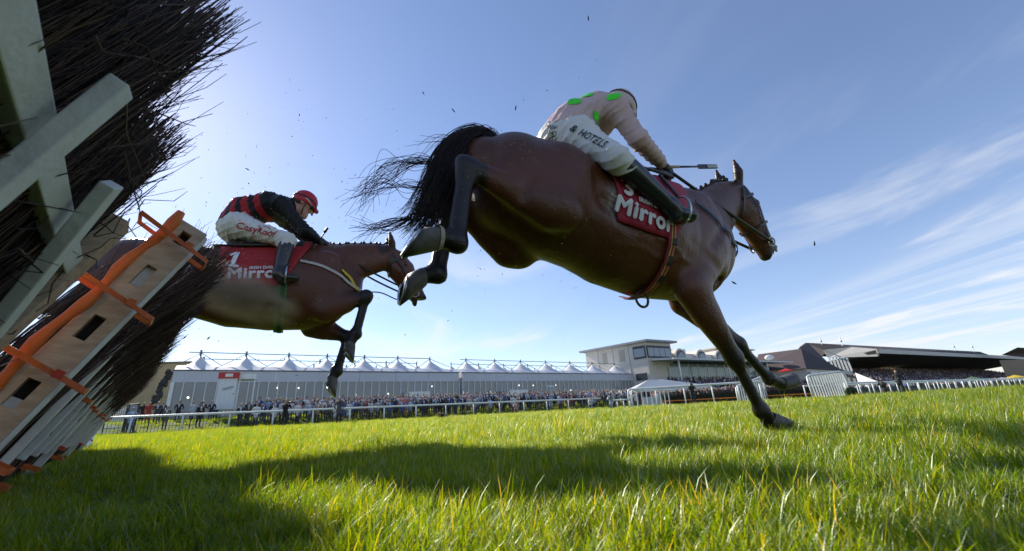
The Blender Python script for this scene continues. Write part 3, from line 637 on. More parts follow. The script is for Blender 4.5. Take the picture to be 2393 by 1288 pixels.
def trunk_at(D, x):
    tr = D['trunk']; xs = [r[0] for r in tr]; return [float(np.interp(x, xs, [r[i] for r in tr])) for i in (1, 2, 3)]
def on_trunk(H, x, th, off=.012):
    """point on the horse's surface at x, angle th round from the spine (positive on its right side)"""
    zc, hh, hw = trunk_at(H['D'], x); d = Vector((0, -math.sin(th), math.cos(th))); c = Vector((x, 0, zc)); h = H['bv'].ray_cast(c+d*1.2, -d)
    p = h[0] if h[0] is not None else c+d*.3
    return p+d*off, d
@local_parts
def saddle_cloth(H, back, front, th_max, m_, name, th0=0.):
    """back(u), front(u) give x at u = 0 (spine) .. 1 (hem); both sides hang"""
    G = []; n = 22
    for i in range(-n, n+1):
        u = abs(i)/n; th = (i/n)*th_max; row = []
        for j in range(19): x = back(u)+(front(u)-back(u))*j/18; p, d = on_trunk(H, x, th, .012+.003*math.sin(j*1.7+i*.5)*u); row.append(p)
        G.append(row)
    mb = MB(); mb.grid(G); o = mb.build(name, m_, H['t']); so = o.modifiers.new('thick', 'SOLIDIFY'); so.thickness = .006; so.offset = 0; return o
@local_parts
def cloth_text(H, txt, size, x, th, m_, name, parent, ang=0., bold=.0, shear=0., off=.0245, spacing=1.0, vf=None):
    vs, fs = vf or text_mesh(txt, size, 0, shear=shear, spacing=spacing); zc, hh, hw = trunk_at(H['D'], x); Rr = (hh+hw)/2; out = []; ca, sa = math.cos(ang), math.sin(ang)
    mb = MB()
    for i, (ox, oy) in enumerate(((0, 0), (-bold, 0), (bold, 0), (0, -bold), (0, bold)) if bold else ((0, 0),)):      # heavy lettering: strokes laid side by side
        out = []
        for v in vs: a = (v.x+ox)*ca-(v.y+oy)*sa; b = (v.x+ox)*sa+(v.y+oy)*ca; out.append(on_trunk(H, x+a, th-b/Rr, off+.0004*i)[0])
        mb.add(out, fs)
    return mb.build(name, m_, parent)
@local_parts
def band(H, x_of, th0, th1, w, m_, name, parent=None, off=.012, n=30, th=.006):
    pts, nr = [], []
    for i in range(n+1): a = th0+(th1-th0)*i/n; p, d = on_trunk(H, x_of(i/n), a, off); pts.append(p); nr.append(d)
    mb = MB(); mb.strip(pts, nr, w, th); return mb.build(name, m_, parent or H['t'])
@local_parts
def strap_on(H, pts, r, m_, name, parent=None, off=.004, n=8, flat=.4):
    sp = spline(pts, n); q = []
    for p in sp: a, nn = H['snap'](p, off); q.append((a, nn))
    mb = MB(); mb.strip([a for a, _ in q], [b for _, b in q], r*2, .005); return mb.build(name, m_, parent or H['t'])
@local_parts
def free_tube(H, pts, r, m_, name, parent=None, n=6, k=8):
    mb = MB(); mb.tube(spline(pts, k), r, n); return mb.build(name, m_, parent or H['t'])
@local_parts
def ring_part(H, c, nrm, R_, r, m_, name, parent=None):
    nrm = Vector(nrm).normalized(); a = nrm.orthogonal().normalized(); b = nrm.cross(a); mb = MB(); mb.tube([Vector(c)+a*math.cos(x)*R_+b*math.sin(x)*R_ for x in np.linspace(0, 6.2832, 19)], r, 6); return mb.build(name, m_, parent or H['t'])
def bridle(H):
    hp = H['hp']; t = H['t']; 
    for u0, u1, nm in ((.55, .55, 'noseband'), (.08, .10, 'browband')):
        pts = []
        for a in np.linspace(0, 2*math.pi, 17):
            pts.append(hp(u0, math.cos(a)*.1, math.sin(a)*.11))
        strap_on(H, pts, .010, LEATHER, nm, n=3)
    for sy in (-1, 1):
        strap_on(H, [hp(-.06, -.03, sy*.05), hp(.12, -.02, sy*.1), hp(.5, -.02, sy*.1), hp(.84, -.03, sy*.08)], .010, LEATHER, 'cheekpiece')
        p, n = H['snap'](hp(.84, -.035, sy*.09), .012); ring_part(H, p, n, .034, .005, STEEL2, 'bit_ring')
        strap_on(H, [hp(-.06, -.05, sy*.05), hp(.1, -.12, sy*.08), hp(.26, -.16, sy*.05), hp(.30, -.17, 0)], .008, LEATHER, 'throat_lash')
    return H['snap'](hp(.84, -.035, -.09), .012)[0], H['snap'](hp(.84, -.035, .09), .012)[0]
# ------------------------------------------------------------------ jockeys
def vnormals(v, f):
    n = np.zeros_like(v); a = v[f[:, 2]]-v[f[:, 0]]; b = v[f[:, 3]]-v[f[:, 1]]; c = np.cross(a, b)
    for k in range(4): np.add.at(n, f[:, k], c)
    return n/np.maximum(np.linalg.norm(n, axis=1), 1e-9)[:, None]
def wrinkle(v, f, amp, fr, seed, axis=(1, 0, -.6)):
    """soft creases running across the given axis, strongest in patches"""
    rg = np.random.default_rng(seed); n = vnormals(v, f); d = np.zeros(len(v)); ax = np.array(axis, float); ax /= np.linalg.norm(ax)
    for i in range(6):
        k = (ax+rg.normal(0, .28, 3))*fr*rg.uniform(.55, 1.5); k2 = rg.normal(0, fr*.16, 3); k3 = rg.normal(0, fr*.13, 3)
        w = 1-np.abs(np.sin(v@k+1.6*np.sin(v@k2+rg.uniform(0, 6))+rg.uniform(0, 6))); msk = np.clip(np.sin(v@k3+rg.uniform(0, 6))+.2, 0, 1); d += (w**3-.2)*msk
    return v+n*(d*amp)[:, None]
def cloth_from(caps, lo, hi, vox, grow, amp=0., fr=40., seed=0, it=2, cut=None):
    s = SDF(lo, hi, vox)
    for c in caps: s.cap(c[0], c[1], c[2] if len(c) > 2 else (0, 1, 0), k=c[3] if len(c) > 3 else .04, grow=grow)
    if cut:
        for c in cut: s.cap(c[0], c[1], (0, 1, 0), k=.006, sub=True)
    v, f = s.surface(); v = smooth_verts(v, f, it, .5)
    if amp: v = wrinkle(v, f, amp, fr, seed); v = smooth_verts(v, f, 1, .3)
    return v, f
def text_on(bv, txt, size, o, xd, nd, m_, name, parent, bold=.0, shear=0., spacing=1., off=.0035, vs_fs=None, start=.35):
    vs, fs = vs_fs or text_mesh(txt, size, bold, shear=shear, spacing=spacing); o, xd, nd = Vector(o), Vector(xd).normalized(), Vector(nd).normalized(); nd = (nd-xd*nd.dot(xd)).normalized(); yd = nd.cross(xd); out = []
    for v in vs:
        p = o+xd*v.x+yd*v.y; h = bv.ray_cast(p+nd*start, -nd); out.append((h[0] if h[0] is not None else p)+nd*off)
    mb = MB(); mb.add(out, fs); return mb.build(name, m_, parent)
def bvh(v, f): return BVHTree.FromPolygons([tuple(p) for p in v], [tuple(int(i) for i in q) for q in f])
@local_parts
def build_jockey(H, label, K):
    t = thing('person', label, 'person', H['root'], H['rz']); Z = lambda p: np.array(p, float); k = {n: Z(p) for n, p in K['j'].items()}
    allp = np.array(list(k.values())); lo, hi = allp.min(0)-.25, allp.max(0)+.25
    mid = lambda a, b, u: k[a]+(k[b]-k[a])*u
    tor = [([k['pelvis'], k['waist'], k['chest'], k['neck']], [(.155, .115), (.135, .10), (.165, .115), (.09, .075)], (0, 1, 0), .05), ([k['shR'], mid('shR', 'shL', .5), k['shL']], [.06, .075, .06], (0, 0, 1), .06)]
    arm = []; leg = []; shin = []; feet = []
    for s in 'RL':
        arm.append(([k['sh'+s], mid('sh'+s, 'el'+s, .5), k['el'+s]], [.058, .050, .043], (0, 1, 0), .05)); arm.append(([k['el'+s], mid('el'+s, 'ha'+s, .35), mid('el'+s, 'ha'+s, .74)], [.043, .040, .031], (0, 1, 0), .03))
        leg.append(([k['hip'+s], mid('hip'+s, 'kn'+s, .5), k['kn'+s]], [.090, .072, .052], (0, 1, 0), .06)); shin.append(([k['kn'+s], mid('kn'+s, 'an'+s, .35), k['an'+s]], [.054, .054, .037], (0, 1, 0), .03))
        feet.append(([k['an'+s], mid('an'+s, 'to'+s, .2)-np.array([0, 0, .025]), k['to'+s]-np.array([0, 0, .008])], [(.037, .04), (.036, .036), (.038, .026)], (0, 1, 0), .03))
    hips = [([k['hipR'], k['pelvis'], k['hipL']], [.10, .13, .10], (0, 0, 1), .06)]
    hd = k['head']; fw = Z(K['face']); fw /= np.linalg.norm(fw); side = np.array([0, 1., 0]); side = side-fw*(side@fw); side /= np.linalg.norm(side); upv = np.cross(fw, side); upv = upv if upv[2] > 0 else -upv
    h = lambda f, l, u: hd+fw*f+side*l+upv*u
    # the continuous body
    s = SDF(lo, hi, .0115)
    for c in tor+arm+leg+shin+feet+hips: s.cap(c[0], c[1], c[2], k=c[3], grow=-.006)
    s.cap([k['neck'], h(-.02, 0, -.07)], [.058, .054], k=.04); s.cap([h(-.01, 0, .03)], [(.074, .088)], k=.02); s.cap([h(.0, 0, .03), h(.03, 0, -.06)], [(.072, .085), (.052, .05)], tuple(side), k=.03)
    s.cap([h(.075, 0, -.10)], [.022], k=.03); s.cap([h(.085, 0, -.005), h(.108, 0, -.035)], [.010, .015], k=.02); s.cap([h(.083, -.022, -.068), h(.083, .022, -.068)], [.009, .009], k=.01)
    for sy in (-1, 1):
        s.cap([h(.070, sy*.03, .012)], [.015], k=.012, sub=True); s.cap([h(.07, sy*.035, .03)], [.016], k=.015); s.cap([h(-.005, sy*.078, -.01)], [(.012, .028)], tuple(side), k=.012)
    v, f = s.surface(); v = smooth_verts(v, f, 1, .5); link('body', np_mesh('person_body', v, f, mat('jockey_skin', (.46, .25, .18), .55, (.38, .2, .15), 12, bump=.1), True), t)
    for sy in (-1, 1): m = MB(); m.ball(h(.066, sy*.03, .012), .012, nu=8, nv=6); m.build('eye', mat('eye_white', (.6, .58, .55), .2), t)
    # hair at the nape
    s = SDF(hd-.16, hd+.16, .008); s.cap([h(-.03, 0, .02)], [(.083, .092)], k=.01); s.cap([h(-.055, 0, -.035)], [(.06, .04)], k=.02); s.cap([h(.09, 0, -.03)], [(.10, .10)], k=.01, sub=True); v, f = s.surface(); link('hair', np_mesh('hair', v, f, mat('hair_dark', (.03, .02, .015), .7), True), t)
    # silks
    sv, sf = cloth_from([(c[0], c[1], c[2], c[3]) for c in tor+arm]+[([mid('pelvis', 'waist', .25), k['waist']], [(.165, .128), (.152, .118)], (0, 1, 0), .04)], lo, hi, .0072, .010, K.get('samp', .0065), 46., 3, cut=[([h(.02, 0, .02)], [.125])]+[([mid('el'+s_, 'ha'+s_, 1.02)], [.055]) for s_ in 'RL'])
    # trim the lower hem: drop what lies inside the breeches
    col = K['silk'](sv, k); link('silks', np_mesh('silks', sv, sf, mat('silk_cloth', (1, 1, 1), .55, attr='Col', nscale=9, c2=.88, bump=.25, bscale=25, spec=.3, transl=.12), True, col), t)
    sbv = bvh(sv, sf)
    bvv, bf = cloth_from(hips+leg+[([k['pelvis'], mid('pelvis', 'waist', .2)], [(.155, .115), (.14, .10)], (0, 1, 0), .04)]+[([k['kn'+s_], mid('kn'+s_, 'an'+s_, .2)], [.057, .05], (0, 1, 0), .03) for s_ in 'RL'], lo, hi, .0085, .009, K.get('bamp', .0075), 50., 8)
    link('breeches', np_mesh('breeches', bvv, bf, mat('white_breeches', (.72, .71, .69), .6, (.62, .61, .58), 5, bump=.35, bscale=18, transl=.08), True), t); bb = bvh(bvv, bf)
    for s_ in 'RL':
        i = 'RL'.index(s_); s = SDF(lo, hi, .0095); s.cap([mid('kn'+s_, 'an'+s_, .16)]+shin[i][0][1:], [.060, .058, .041], k=.03); s.cap(feet[i][0], feet[i][1], k=.03, grow=.006); s.cap([mid('an'+s_, 'to'+s_, .12)-np.array([0, 0, .055])], [(.03, .028)], k=.012)
        v, f = s.surface(); v = smooth_verts(v, f, 1, .5); link('boot', np_mesh('boot', v, f, mat(K.get('bootname', 'navy_black_boot'), K.get('boot', (.012, .016, .03)), .28, K.get('boot2', (.008, .009, .014)), 10, bump=.1, bscale=20, spec=.6), True), t)
        # gloved hand with fingers closed on the rein
        ha = k['ha'+s_]; ax = ha-k['el'+s_]; ax /= np.linalg.norm(ax); gl = SDF(ha-.15, ha+.17, .0055); sd = np.array([0, 1., 0]) if s_ == 'L' else np.array([0, -1., 0]); sd = sd-ax*(sd@ax); sd /= np.linalg.norm(sd); dn = np.cross(ax, sd); dn = dn if dn[2] < 0 else -dn
        gl.cap([ha-ax*.085, ha-ax*.03, ha+ax*.005, ha+ax*.045], [(.030, .027), (.030, .026), (.042, .024), (.043, .022)], tuple(dn), k=.015)
        for q in range(4):
            b0 = ha+ax*.045+dn*(-.03+.021*q); l = (.030, .034, .032, .026)[q]; inw = -sd; gl.cap([b0, b0+ax*l*.8+inw*.012, b0+ax*l*.6+inw*.038, b0+ax*l*.05+inw*.045], [.0125, .0120, .0112, .0100], k=.004)
        gl.cap([ha+ax*.0-dn*.03, ha+ax*.035-dn*.042-sd*.015, ha+ax*.055-dn*.03-sd*.035], [.013, .011, .0095], k=.006)
        v, f = gl.surface(); link('glove', np_mesh('glove', v, f, mat(K.get('glovename', 'black_glove'), K.get('glove', (.012, .012, .014)), .6, bump=.2), True), t)
    # helmet with cap cover, peak and goggle strap
    s = SDF(hd-.22, hd+.24, .008); s.cap([h(-.012, 0, .052)], [(.092, .105)], tuple(side), k=.01); s.cap([h(-.02, 0, .03)], [(.091, .104)], tuple(side), k=.03)
    s.cap([h(.02, 0, -.10)], [(.13, .115)], tuple(side), k=.012, sub=True); s.cap([h(.10, 0, -.035)], [.06], k=.012, sub=True)
    if K.get('peak', True): s.cap([h(.085, -.04, .022), h(.125, 0, .008), h(.085, .04, .022)], [.015, .017, .015], k=.012)
    v, f = s.surface(); v = smooth_verts(v, f, 1, .5); hm = link('cap', np_mesh('cap', v, f, mat(K['capname'], K['cap'], .5, tuple(x*.85 for x in K['cap']), 8, bump=.15, bscale=20), True), t)
    cb = bvh(v, f); pts, nr = [], []
    for a in np.linspace(0, 2*math.pi, 33):
        p = Vector(h(math.cos(a)*.16-.012, math.sin(a)*.14, .045+.02*math.cos(a))); q = cb.find_nearest(p); pts.append(q[0]+q[1]*.002); nr.append(q[1])
    m = MB(); m.strip(pts, nr, .011, .003); m.build('cap_band', mat('cap_band', (.01, .01, .011), .6), hm)
    if K.get('goggles'):
        m = MB()
        for sy in (-1, 1): m.ball(h(.082, sy*.033, .012), .034, (.5, 1, .72), nu=12, nv=8)
        m.build('goggles', mat('dark_goggles', (.01, .01, .012), .1, spec=.8), t); m = MB()
        m.tube([h(.075, -.06, .012), h(.02, -.094, .03), h(-.06, -.085, .05), h(-.12, 0, .055), h(-.06, .085, .05), h(.02, .094, .03), h(.075, .06, .012)], .007, 5)
        m.build('goggle_strap', mat('pale_strap', (.5, .48, .42), .6), t)
        m = MB(); m.tube([h(.03, -.085, .0), h(.04, -.07, -.07), h(.05, 0, -.115), h(.04, .07, -.07), h(.03, .085, 0)], .005, 5); m.build('chin_strap', LEATHER, t)
    return dict(t=t, k=k, sbv=sbv, bb=bb, h=h)
# ------------------------------------------------------------------ the two horses with their riders
def digit_one(h):
    P = [(-.30, .26), (-.06, .50), (.10, .50), (.10, -.36), (.28, -.36), (.28, -.5), (-.28, -.5), (-.28, -.36), (-.10, -.36), (-.10, .24), (-.22, .14)]; n = 6; vs, fs = [], []
    def quad(a, b, c, d):
        k = len(vs)
        for i in range(n+1):
            for j_ in range(3):
                u, w = i/n, j_/2; p = (Vector((*a, 0)).lerp(Vector((*d, 0)), w)).lerp(Vector((*b, 0)).lerp(Vector((*c, 0)), w), u)*h; vs.append(p)
        for i in range(n):
            for j_ in range(2): q = k+i*3+j_; fs.append((q, q+3, q+4, q+1))
    quad((-.10, -.36), (-.10, .50), (.10, .50), (.10, -.36)); quad((-.28, -.5), (.28, -.5), (.28, -.36), (-.28, -.36)); quad((-.30, .26), (-.10, .48), (-.10, .28), (-.24, .14))
    return vs, fs
def subjects():
    global WORLD_PARTS
    WORLD_PARTS = False
    n1 = Vector((math.cos(R(60)), -math.sin(R(60)), 0))
    # ---------------- near horse, landing
    P1 = Vector((1.3735, 2.5595, 0)); J, *_ = horse_frame(P1, 60)
    j = lambda px, py, tt: tuple(J(px, py, tt))
    D1 = dict(lo=(-2.35, -.42, -.08), hi=(1.05, .42, 2.15), zb=.75, coat=(.120, .037, .015), ear=.06, legs=1.22,
        trunk=[(-1.70, 1.29, .16, .15), (-1.55, 1.24, .27, .24), (-1.36, 1.20, .31, .275), (-1.15, 1.155, .305, .275), (-.95, 1.125, .345, .295), (-.70, 1.105, .37, .30), (-.45, 1.115, .375, .27), (-.25, 1.13, .35, .23), (-.12, 1.12, .27, .19)],
        withers=[(-.55, 0, 1.42), (-.32, 0, 1.43), (-.12, 0, 1.45)],
        neck=[(-.22, 0, 1.21, .165, .26), (.05, 0, 1.395, .115, .195), (.24, 0, 1.55, .09, .155), (.40, 0, 1.64, .08, .12)],
        head=[(.45, 0, 1.65, .082, .115), (.50, 0, 1.51, .10, .160), (.60, 0, 1.34, .07, .108), (.675, 0, 1.20, .06, .08)],
        crest=[(-.14, 0, 1.56), (.08, 0, 1.70), (.26, 0, 1.78), (.42, 0, 1.82)], plaits=11, ps=1.05,
        tail=[(-1.63, 0, 1.46), (-1.735, -.01, 1.455), (-1.86, -.02, 1.32), (-1.93, -.02, 1.14), (-1.985, 0, .99), (-2.06, .02, .89)], tail_w=[.016, .028, .038, .043, .042, .038], tail_n=1500,
        wisps=[([(-1.92, 0, 1.26), (-2.06, 0, 1.23), (-2.18, 0, 1.14), (-2.26, .03, 1.02)], 34), ([(-1.96, 0, 1.12), (-2.08, 0, 1.1), (-2.2, 0, 1.06), (-2.3, 0, .98)], 16), ([(-1.80, 0, 1.44), (-1.93, 0, 1.40), (-2.03, 0, 1.33)], 10), ([(-2.06, 0, .95), (-2.16, 0, .9), (-2.27, 0, .86)], 30)],
        limbs=[dict(kind='fore', pts=[(-.34, -.18, 1.06), j(1612, 672, .17), j(1716, 838, .15), j(1779, 958, .135), j(1797, 982, .13)], toe_dir=(1, 0, -.3)),
               dict(kind='fore', pts=[(-.27, .18, 1.06), (-.18, .17, .80), j(1727, 806, -.12), j(1797, 884, -.11), j(1828, 898, -.11)], toe_dir=(.7, 0, .7)),
               dict(kind='hind', pts=[(-1.42, -.155, 1.23), (-1.445, -.215, 1.01), j(1092, 392, .17), j(1066, 566, .17), j(1024, 555, .17)], toe_dir=(-.1, 0, -1), band=True, hs=1.08),
               dict(kind='hind', pts=[(-1.42, .155, 1.23), (-1.44, .20, .975), (-1.82, .16, 1.15), j(1021, 640, -.16), j(984, 646, -.16)], toe_dir=(-.05, 0, -1), hs=1.08)],
        extra=[([(-1.02+.075*i, -.315, 1.20), (-1.06+.075*i, -.31, .98)], [.0045, .0045], .022, True) for i in range(6)]+[([(-1.30, -.20, 1.28)], [(.07, .13)], .06, False), ([(-1.58, -.30, 1.22), (-1.66, -.25, 1.02)], [.010, .008], .05, True), ([(-1.24, -.285, 1.22), (-1.22, -.30, .98)], [.014, .016], .06, True), ([(-.14, -.235, 1.25), (-.42, -.275, 1.0)], [.008, .010], .05, True), ([(-.5, -.3, 1.2), (-.52, -.3, .95)], [.008, .01], .05, True), ([(-1.46, -.32, 1.1), (-1.62, -.27, 1.09)], [.007, .007], .04, True), ([(-.16, -.10, 1.0), (-.22, -.11, .86)], [.012, .012], .05, True), ([(-.3, 0, .80), (-.16, 0, 1.0)], [.02, .015], .06, True), ([(-.62, -.31, .98), (-.38, -.26, .86)], [.012, .012], .05, True), ([(-1.05, -.28, 1.0), (-1.2, -.26, 1.1)], [.02, .02], .06, True)],
        veins=[[(-.42, 2.25), (-.55, 2.30), (-.68, 2.22), (-.82, 2.33), (-.98, 2.28), (-1.1, 2.4)], [(-.68, 2.22), (-.75, 2.08), (-.88, 2.05)], [(-.30, 1.5), (-.34, 1.75), (-.42, 1.95), (-.45, 2.2)]],
        patches=[((-1.12, -.29, 1.10), (.09, .12, .14), (.42, .40, .38), .8)])
    H = build_horse('bay_horse', 'dark bay horse landing in front with one foreleg touching the grass', P1, 60, D1); t = H['t']
    red = mat('crimson_saddlecloth', (.33, .012, .035), .7, (.27, .01, .03), 12, bump=.15, bscale=60); wt = mat('white_print', (.75, .75, .76), .6)
    cl = saddle_cloth(H, lambda u: -1.17+.05*u, lambda u: -.42-.36*u**1.2, 2.08, red, 'saddlecloth')
    cloth_text(H, 'Mirror', .118, -.975, 1.84, wt, 'lettering', cl, -.06, .005, spacing=1.08)
    cloth_text(H, 'IRISH DAILY', .036, -.925, 1.635, wt, 'lettering', cl, -.06, .0012)
    cloth_text(H, '3', .13, -1.075, 1.47, wt, 'numeral', cl, 0, .006)
    b = saddle_cloth(H, lambda u: -1.22, lambda u: -.55, .36, mat('navy_pad', (.012, .016, .045), .7), 'saddle_pad'); b.location = (0, 0, .012)
    # saddle
    m = MB(); G = []
    for i in range(-10, 11):
        row = []
        for q in range(11):
            x = -1.08+.5*q/10; p, d = on_trunk(H, x, i/10*.62, .030+.055*(abs(q-5)/5)**2*(1-abs(i)/10)); row.append(p)
        G.append(row)
    m.grid(G); sd = m.build('saddle', LEATHER, t); so = sd.modifiers.new('thick', 'SOLIDIFY'); so.thickness = .015
    m = MB(); p, d = on_trunk(H, -.56, -.35, .05); m.ball(p+V(0, 0, .03), .075, (.55, 1, 1.0), nu=14, nv=9); m.build('pommel_roll', mat('khaki_canvas', (.16, .14, .10), .8, (.10, .09, .06), 18, bump=.3), sd)
    # girths
    gx = lambda u: -.80+.02*u
    gr = band(H, gx, 1.5, math.pi+.35, .052, mat('girth_red', (.30, .02, .03), .7), 'girth', off=.014); band(H, gx, 1.2, math.pi+.3, .030, mat('girth_yellow', (.48, .34, .10), .7), 'girth_stripe', gr, .0215, th=.003)
    for a0, a1 in ((2.05, 2.16), (2.32, 2.46), (2.62, 2.74)): band(H, lambda u: -.785, a0, a1, .032, mat('girth_black', (.015, .014, .014), .7), 'girth_patch', gr, .0255, n=4, th=.003)
    band(H, gx, 1.2, math.pi+.3, .009, mat('girth_red', (0, 0, 0)), 'girth_line', gr, .0250, th=.003)
    p, d = on_trunk(H, -.82, 3.02, .03); ring_part(H, p+d*.03, (0, 1, 0), .045, .007, LEATHER, 'girth_loop')
    bitR, bitL = bridle(H)
    # breast girth and reins
    strap_on(H, [(-.5, -.28, 1.25), (-.3, -.26, 1.16), (-.12, -.2, 1.10), (.02, 0, 1.06), (-.12, .2, 1.1)], .013, LEATHER, 'breast_girth')
    # ---------------- rider one
    def silk1(v, k):
        c = np.tile(np.array((.66, .475, .46)), (len(v), 1)); 
        for (px, py, tt, r) in []:
            q = J(px, py, tt); dd = ray(px, py); 
            pr = np.array([q]); P0 = J(px, py, .35); P1_ = J(px, py, -.1); ax = (P1_-P0)/np.linalg.norm(P1_-P0); w = v-P0; al = w@ax; perp = w-al[:, None]*ax; dist = np.linalg.norm(perp*np.array([1, 1, 1]), axis=1)
            near = al < (np.min(al[dist < r]) if np.any(dist < r) else 0)+.16
            c[(dist < r) & near] = (.06, .85, .02)
        return c
    SPOTS1 = [(1330, 256, 0, .034), (1368, 234, 0, .034), (1393, 268, .1, .034), (1415, 303, .1, .030), (1380, 309, .1, .022)]
    K1 = dict(face=(.80, 0, -.60), capname='pale_pink_cap', cap=(.62, .48, .48), peak=True, silk=silk1, glove=(.012, .013, .018),
        j=dict(pelvis=(-1.21, 0, 1.60), waist=(-1.115, 0, 1.76), chest=(-.95, 0, 1.885), neck=(-.80, 0, 1.96), head=j(1449, 257, 0),
               shR=(-.925, -.175, 1.81), shL=(-.88, .175, 1.87), elR=j(1492, 326, .24), elL=(-.64, .24, 1.70), haR=j(1559, 396, .11), haL=(-.40, .09, 1.60),
               hipR=(-1.19, -.115, 1.56), hipL=(-1.19, .115, 1.56), knR=j(1440, 372, .34), knL=(-.98, .32, 1.33), anR=j(1567, 483, .35), anL=(-.70, .34, 1.16), toR=j(1612, 503, .36), toL=(-.54, .35, 1.15)))
    Jk = build_jockey(H, 'jockey in pale pink silks with green spots and white breeches', K1); k = Jk['k']; ink = mat('dark_print', (.012, .014, .03), .6)
    sp_m = mat('fluorescent_green_spot', (.07, .80, .02), .55, (.05, .62, .015), 14)
    tax = Vector(k['neck'])-Vector(k['waist']); tn = tax.normalized(); dors = tn.cross(Vector((0, 1, 0))); dors = dors if dors.z > 0 else -dors
    for u, th, r in ((-.10, 58, .040), (.34, 44, .040), (.44, 90, .042), (.68, 122, .036), (.06, 112, .034), (.85, 20, .034), (-.12, -40, .038), (.5, -62, .038), (.05, -105, .036)):
        c = Vector(k['waist'])+tax*u; dv = dors*math.cos(R(th))-Vector((0, 1, 0))*math.sin(R(th)); h_ = Jk['sbv'].ray_cast(c, dv)
        if h_[0] is None: continue
        o, nd = h_[0], h_[1] if h_[1].dot(dv) > 0 else -h_[1]; vs = [Vector((0, 0, 0))]+[Vector((math.cos(a)*rr, math.sin(a)*rr, 0)) for rr in (r*.5, r) for a in np.linspace(0, 2*math.pi, 25)[:-1]]; fs = [(0, 1+i, 1+(i+1) % 24) for i in range(24)]+[(1+i, 25+i, 25+(i+1) % 24, 1+(i+1) % 24) for i in range(24)]
        text_on(Jk['sbv'], '', 0, o, tn, nd, sp_m, 'silk_spot', Jk['t'], vs_fs=(vs, fs), off=.004, start=.06)
    hk = Vector(k['knR'])-Vector(k['hipR']); hm = Vector(k['hipR'])+hk*.60; view = (H['t'].matrix_basis.inverted() @ Vector((0, 0, CAM_H)))-hm
    text_on(Jk['bb'], '& HOTELS', .052, hm+Vector((.03, 0, .045)), hk, view, ink, 'lettering', Jk['t'], .0006, spacing=1.08, off=.007)
    # small illegible print across the seat
    m = MB(); rg = random.Random(4)
    for r_ in range(4):
        for c_ in range(4):
            q = J(1281+c_*5+r_*1, 300+r_*12+rg.uniform(-2, 2), .02); o = Vector(q); dv = Vector(J(1281, 300, .5))-Vector(J(1281, 300, 0)); dv.normalize(); h_ = Jk['bb'].ray_cast(o+dv*.5, -dv)
            if h_[0] is not None:
                a = h_[0]+h_[1]*.003; u = h_[1].orthogonal().normalized(); w = h_[1].cross(u); m.tube([a+u*.012*math.cos(x*1.9+c_)+w*.014*math.sin(x*1.3+r_) for x in range(4)], .0016, 4)
    m.build('seat_print', ink, Jk['t'])
    # stirrup
    def stirrup(Hh, to, par):
        c = Vector(to)+V(-.045, 0, .012); m = MB(); m.tube([c+V(-.02, 0, 0)+Vector((0, math.cos(a)*.06, math.sin(a)*.075)) for a in np.linspace(-2.2, 5.35-.0, 22)], .0055, 6); m.build('stirrup', STEEL2, par)
    stirrup(H, k['toR'], t); stirrup(H, k['toL'], t)
    for s_ in 'RL': q = Vector(k['to'+s_])+V(-.06, 0, .09); p, d = on_trunk(H, -.74, .75 if s_ == 'R' else -.75, .03); free_tube(H, [p, p.lerp(q, .5), q], .010, LEATHER, 'stirrup_leather', k=3, n=5)
    hr = Vector(k['haR']); hl = Vector(k['haL'])
    free_tube(H, [hr+V(.03, 0, -.01), hr.lerp(bitR, .5)+V(0, -.02, -.035), bitR], .011, LEATHER, 'rein'); free_tube(H, [hl+V(.03, 0, -.01), hl.lerp(bitL, .5)+V(0, .03, -.035), bitL], .011, LEATHER, 'rein')
    free_tube(H, [hr+V(.03, 0, -.02), hr+V(.03, .05, -.13), hr.lerp(hl, .5)+V(.06, 0, -.17), hl+V(.03, 0, -.02)], .010, LEATHER, 'rein_loop')
    # whip
    w0, w1 = hr+V(-.02, -.02, .0), Vector(J(1675, 389, .16)); w = thing('riding_whip', 'black riding whip with pale grip held in the pink jockey\'s hand', 'whip', H['root'], H['rz']); ax = (w1-w0)
    m = MB(); m.tube([w0-ax*.06, w0+ax*.22], [.011, .009], 8); m.build('grip', mat('whip_grip', (.42, .32, .18), .6), w); m = MB(); m.tube([w0+ax*.22, w0+ax*.62], [.007, .006], 7); m.build('shaft', LEATHER, w)
    m = MB(); up = ax.cross(Vector((0, 1, 0))).normalized(); m.bar(w0+ax*.6, w1, .010, .030, up); fl = m.build('flap', LEATHER, w); m = MB()
    for o_ in (-.008, .006): m.bar(w0+ax*.78+up*o_-Vector((0, .0065, 0)), w1-ax*.01+up*o_-Vector((0, .0065, 0)), .003, .007, up)
    m.build('flap_stripe', wt, fl)
    # ---------------- far horse, over the hurdle
    P2 = Vector((-1.8325, 3.3769, 0)); J2, *_ = horse_frame(P2, 62); j2 = lambda px, py, tt: tuple(J2(px, py, tt))
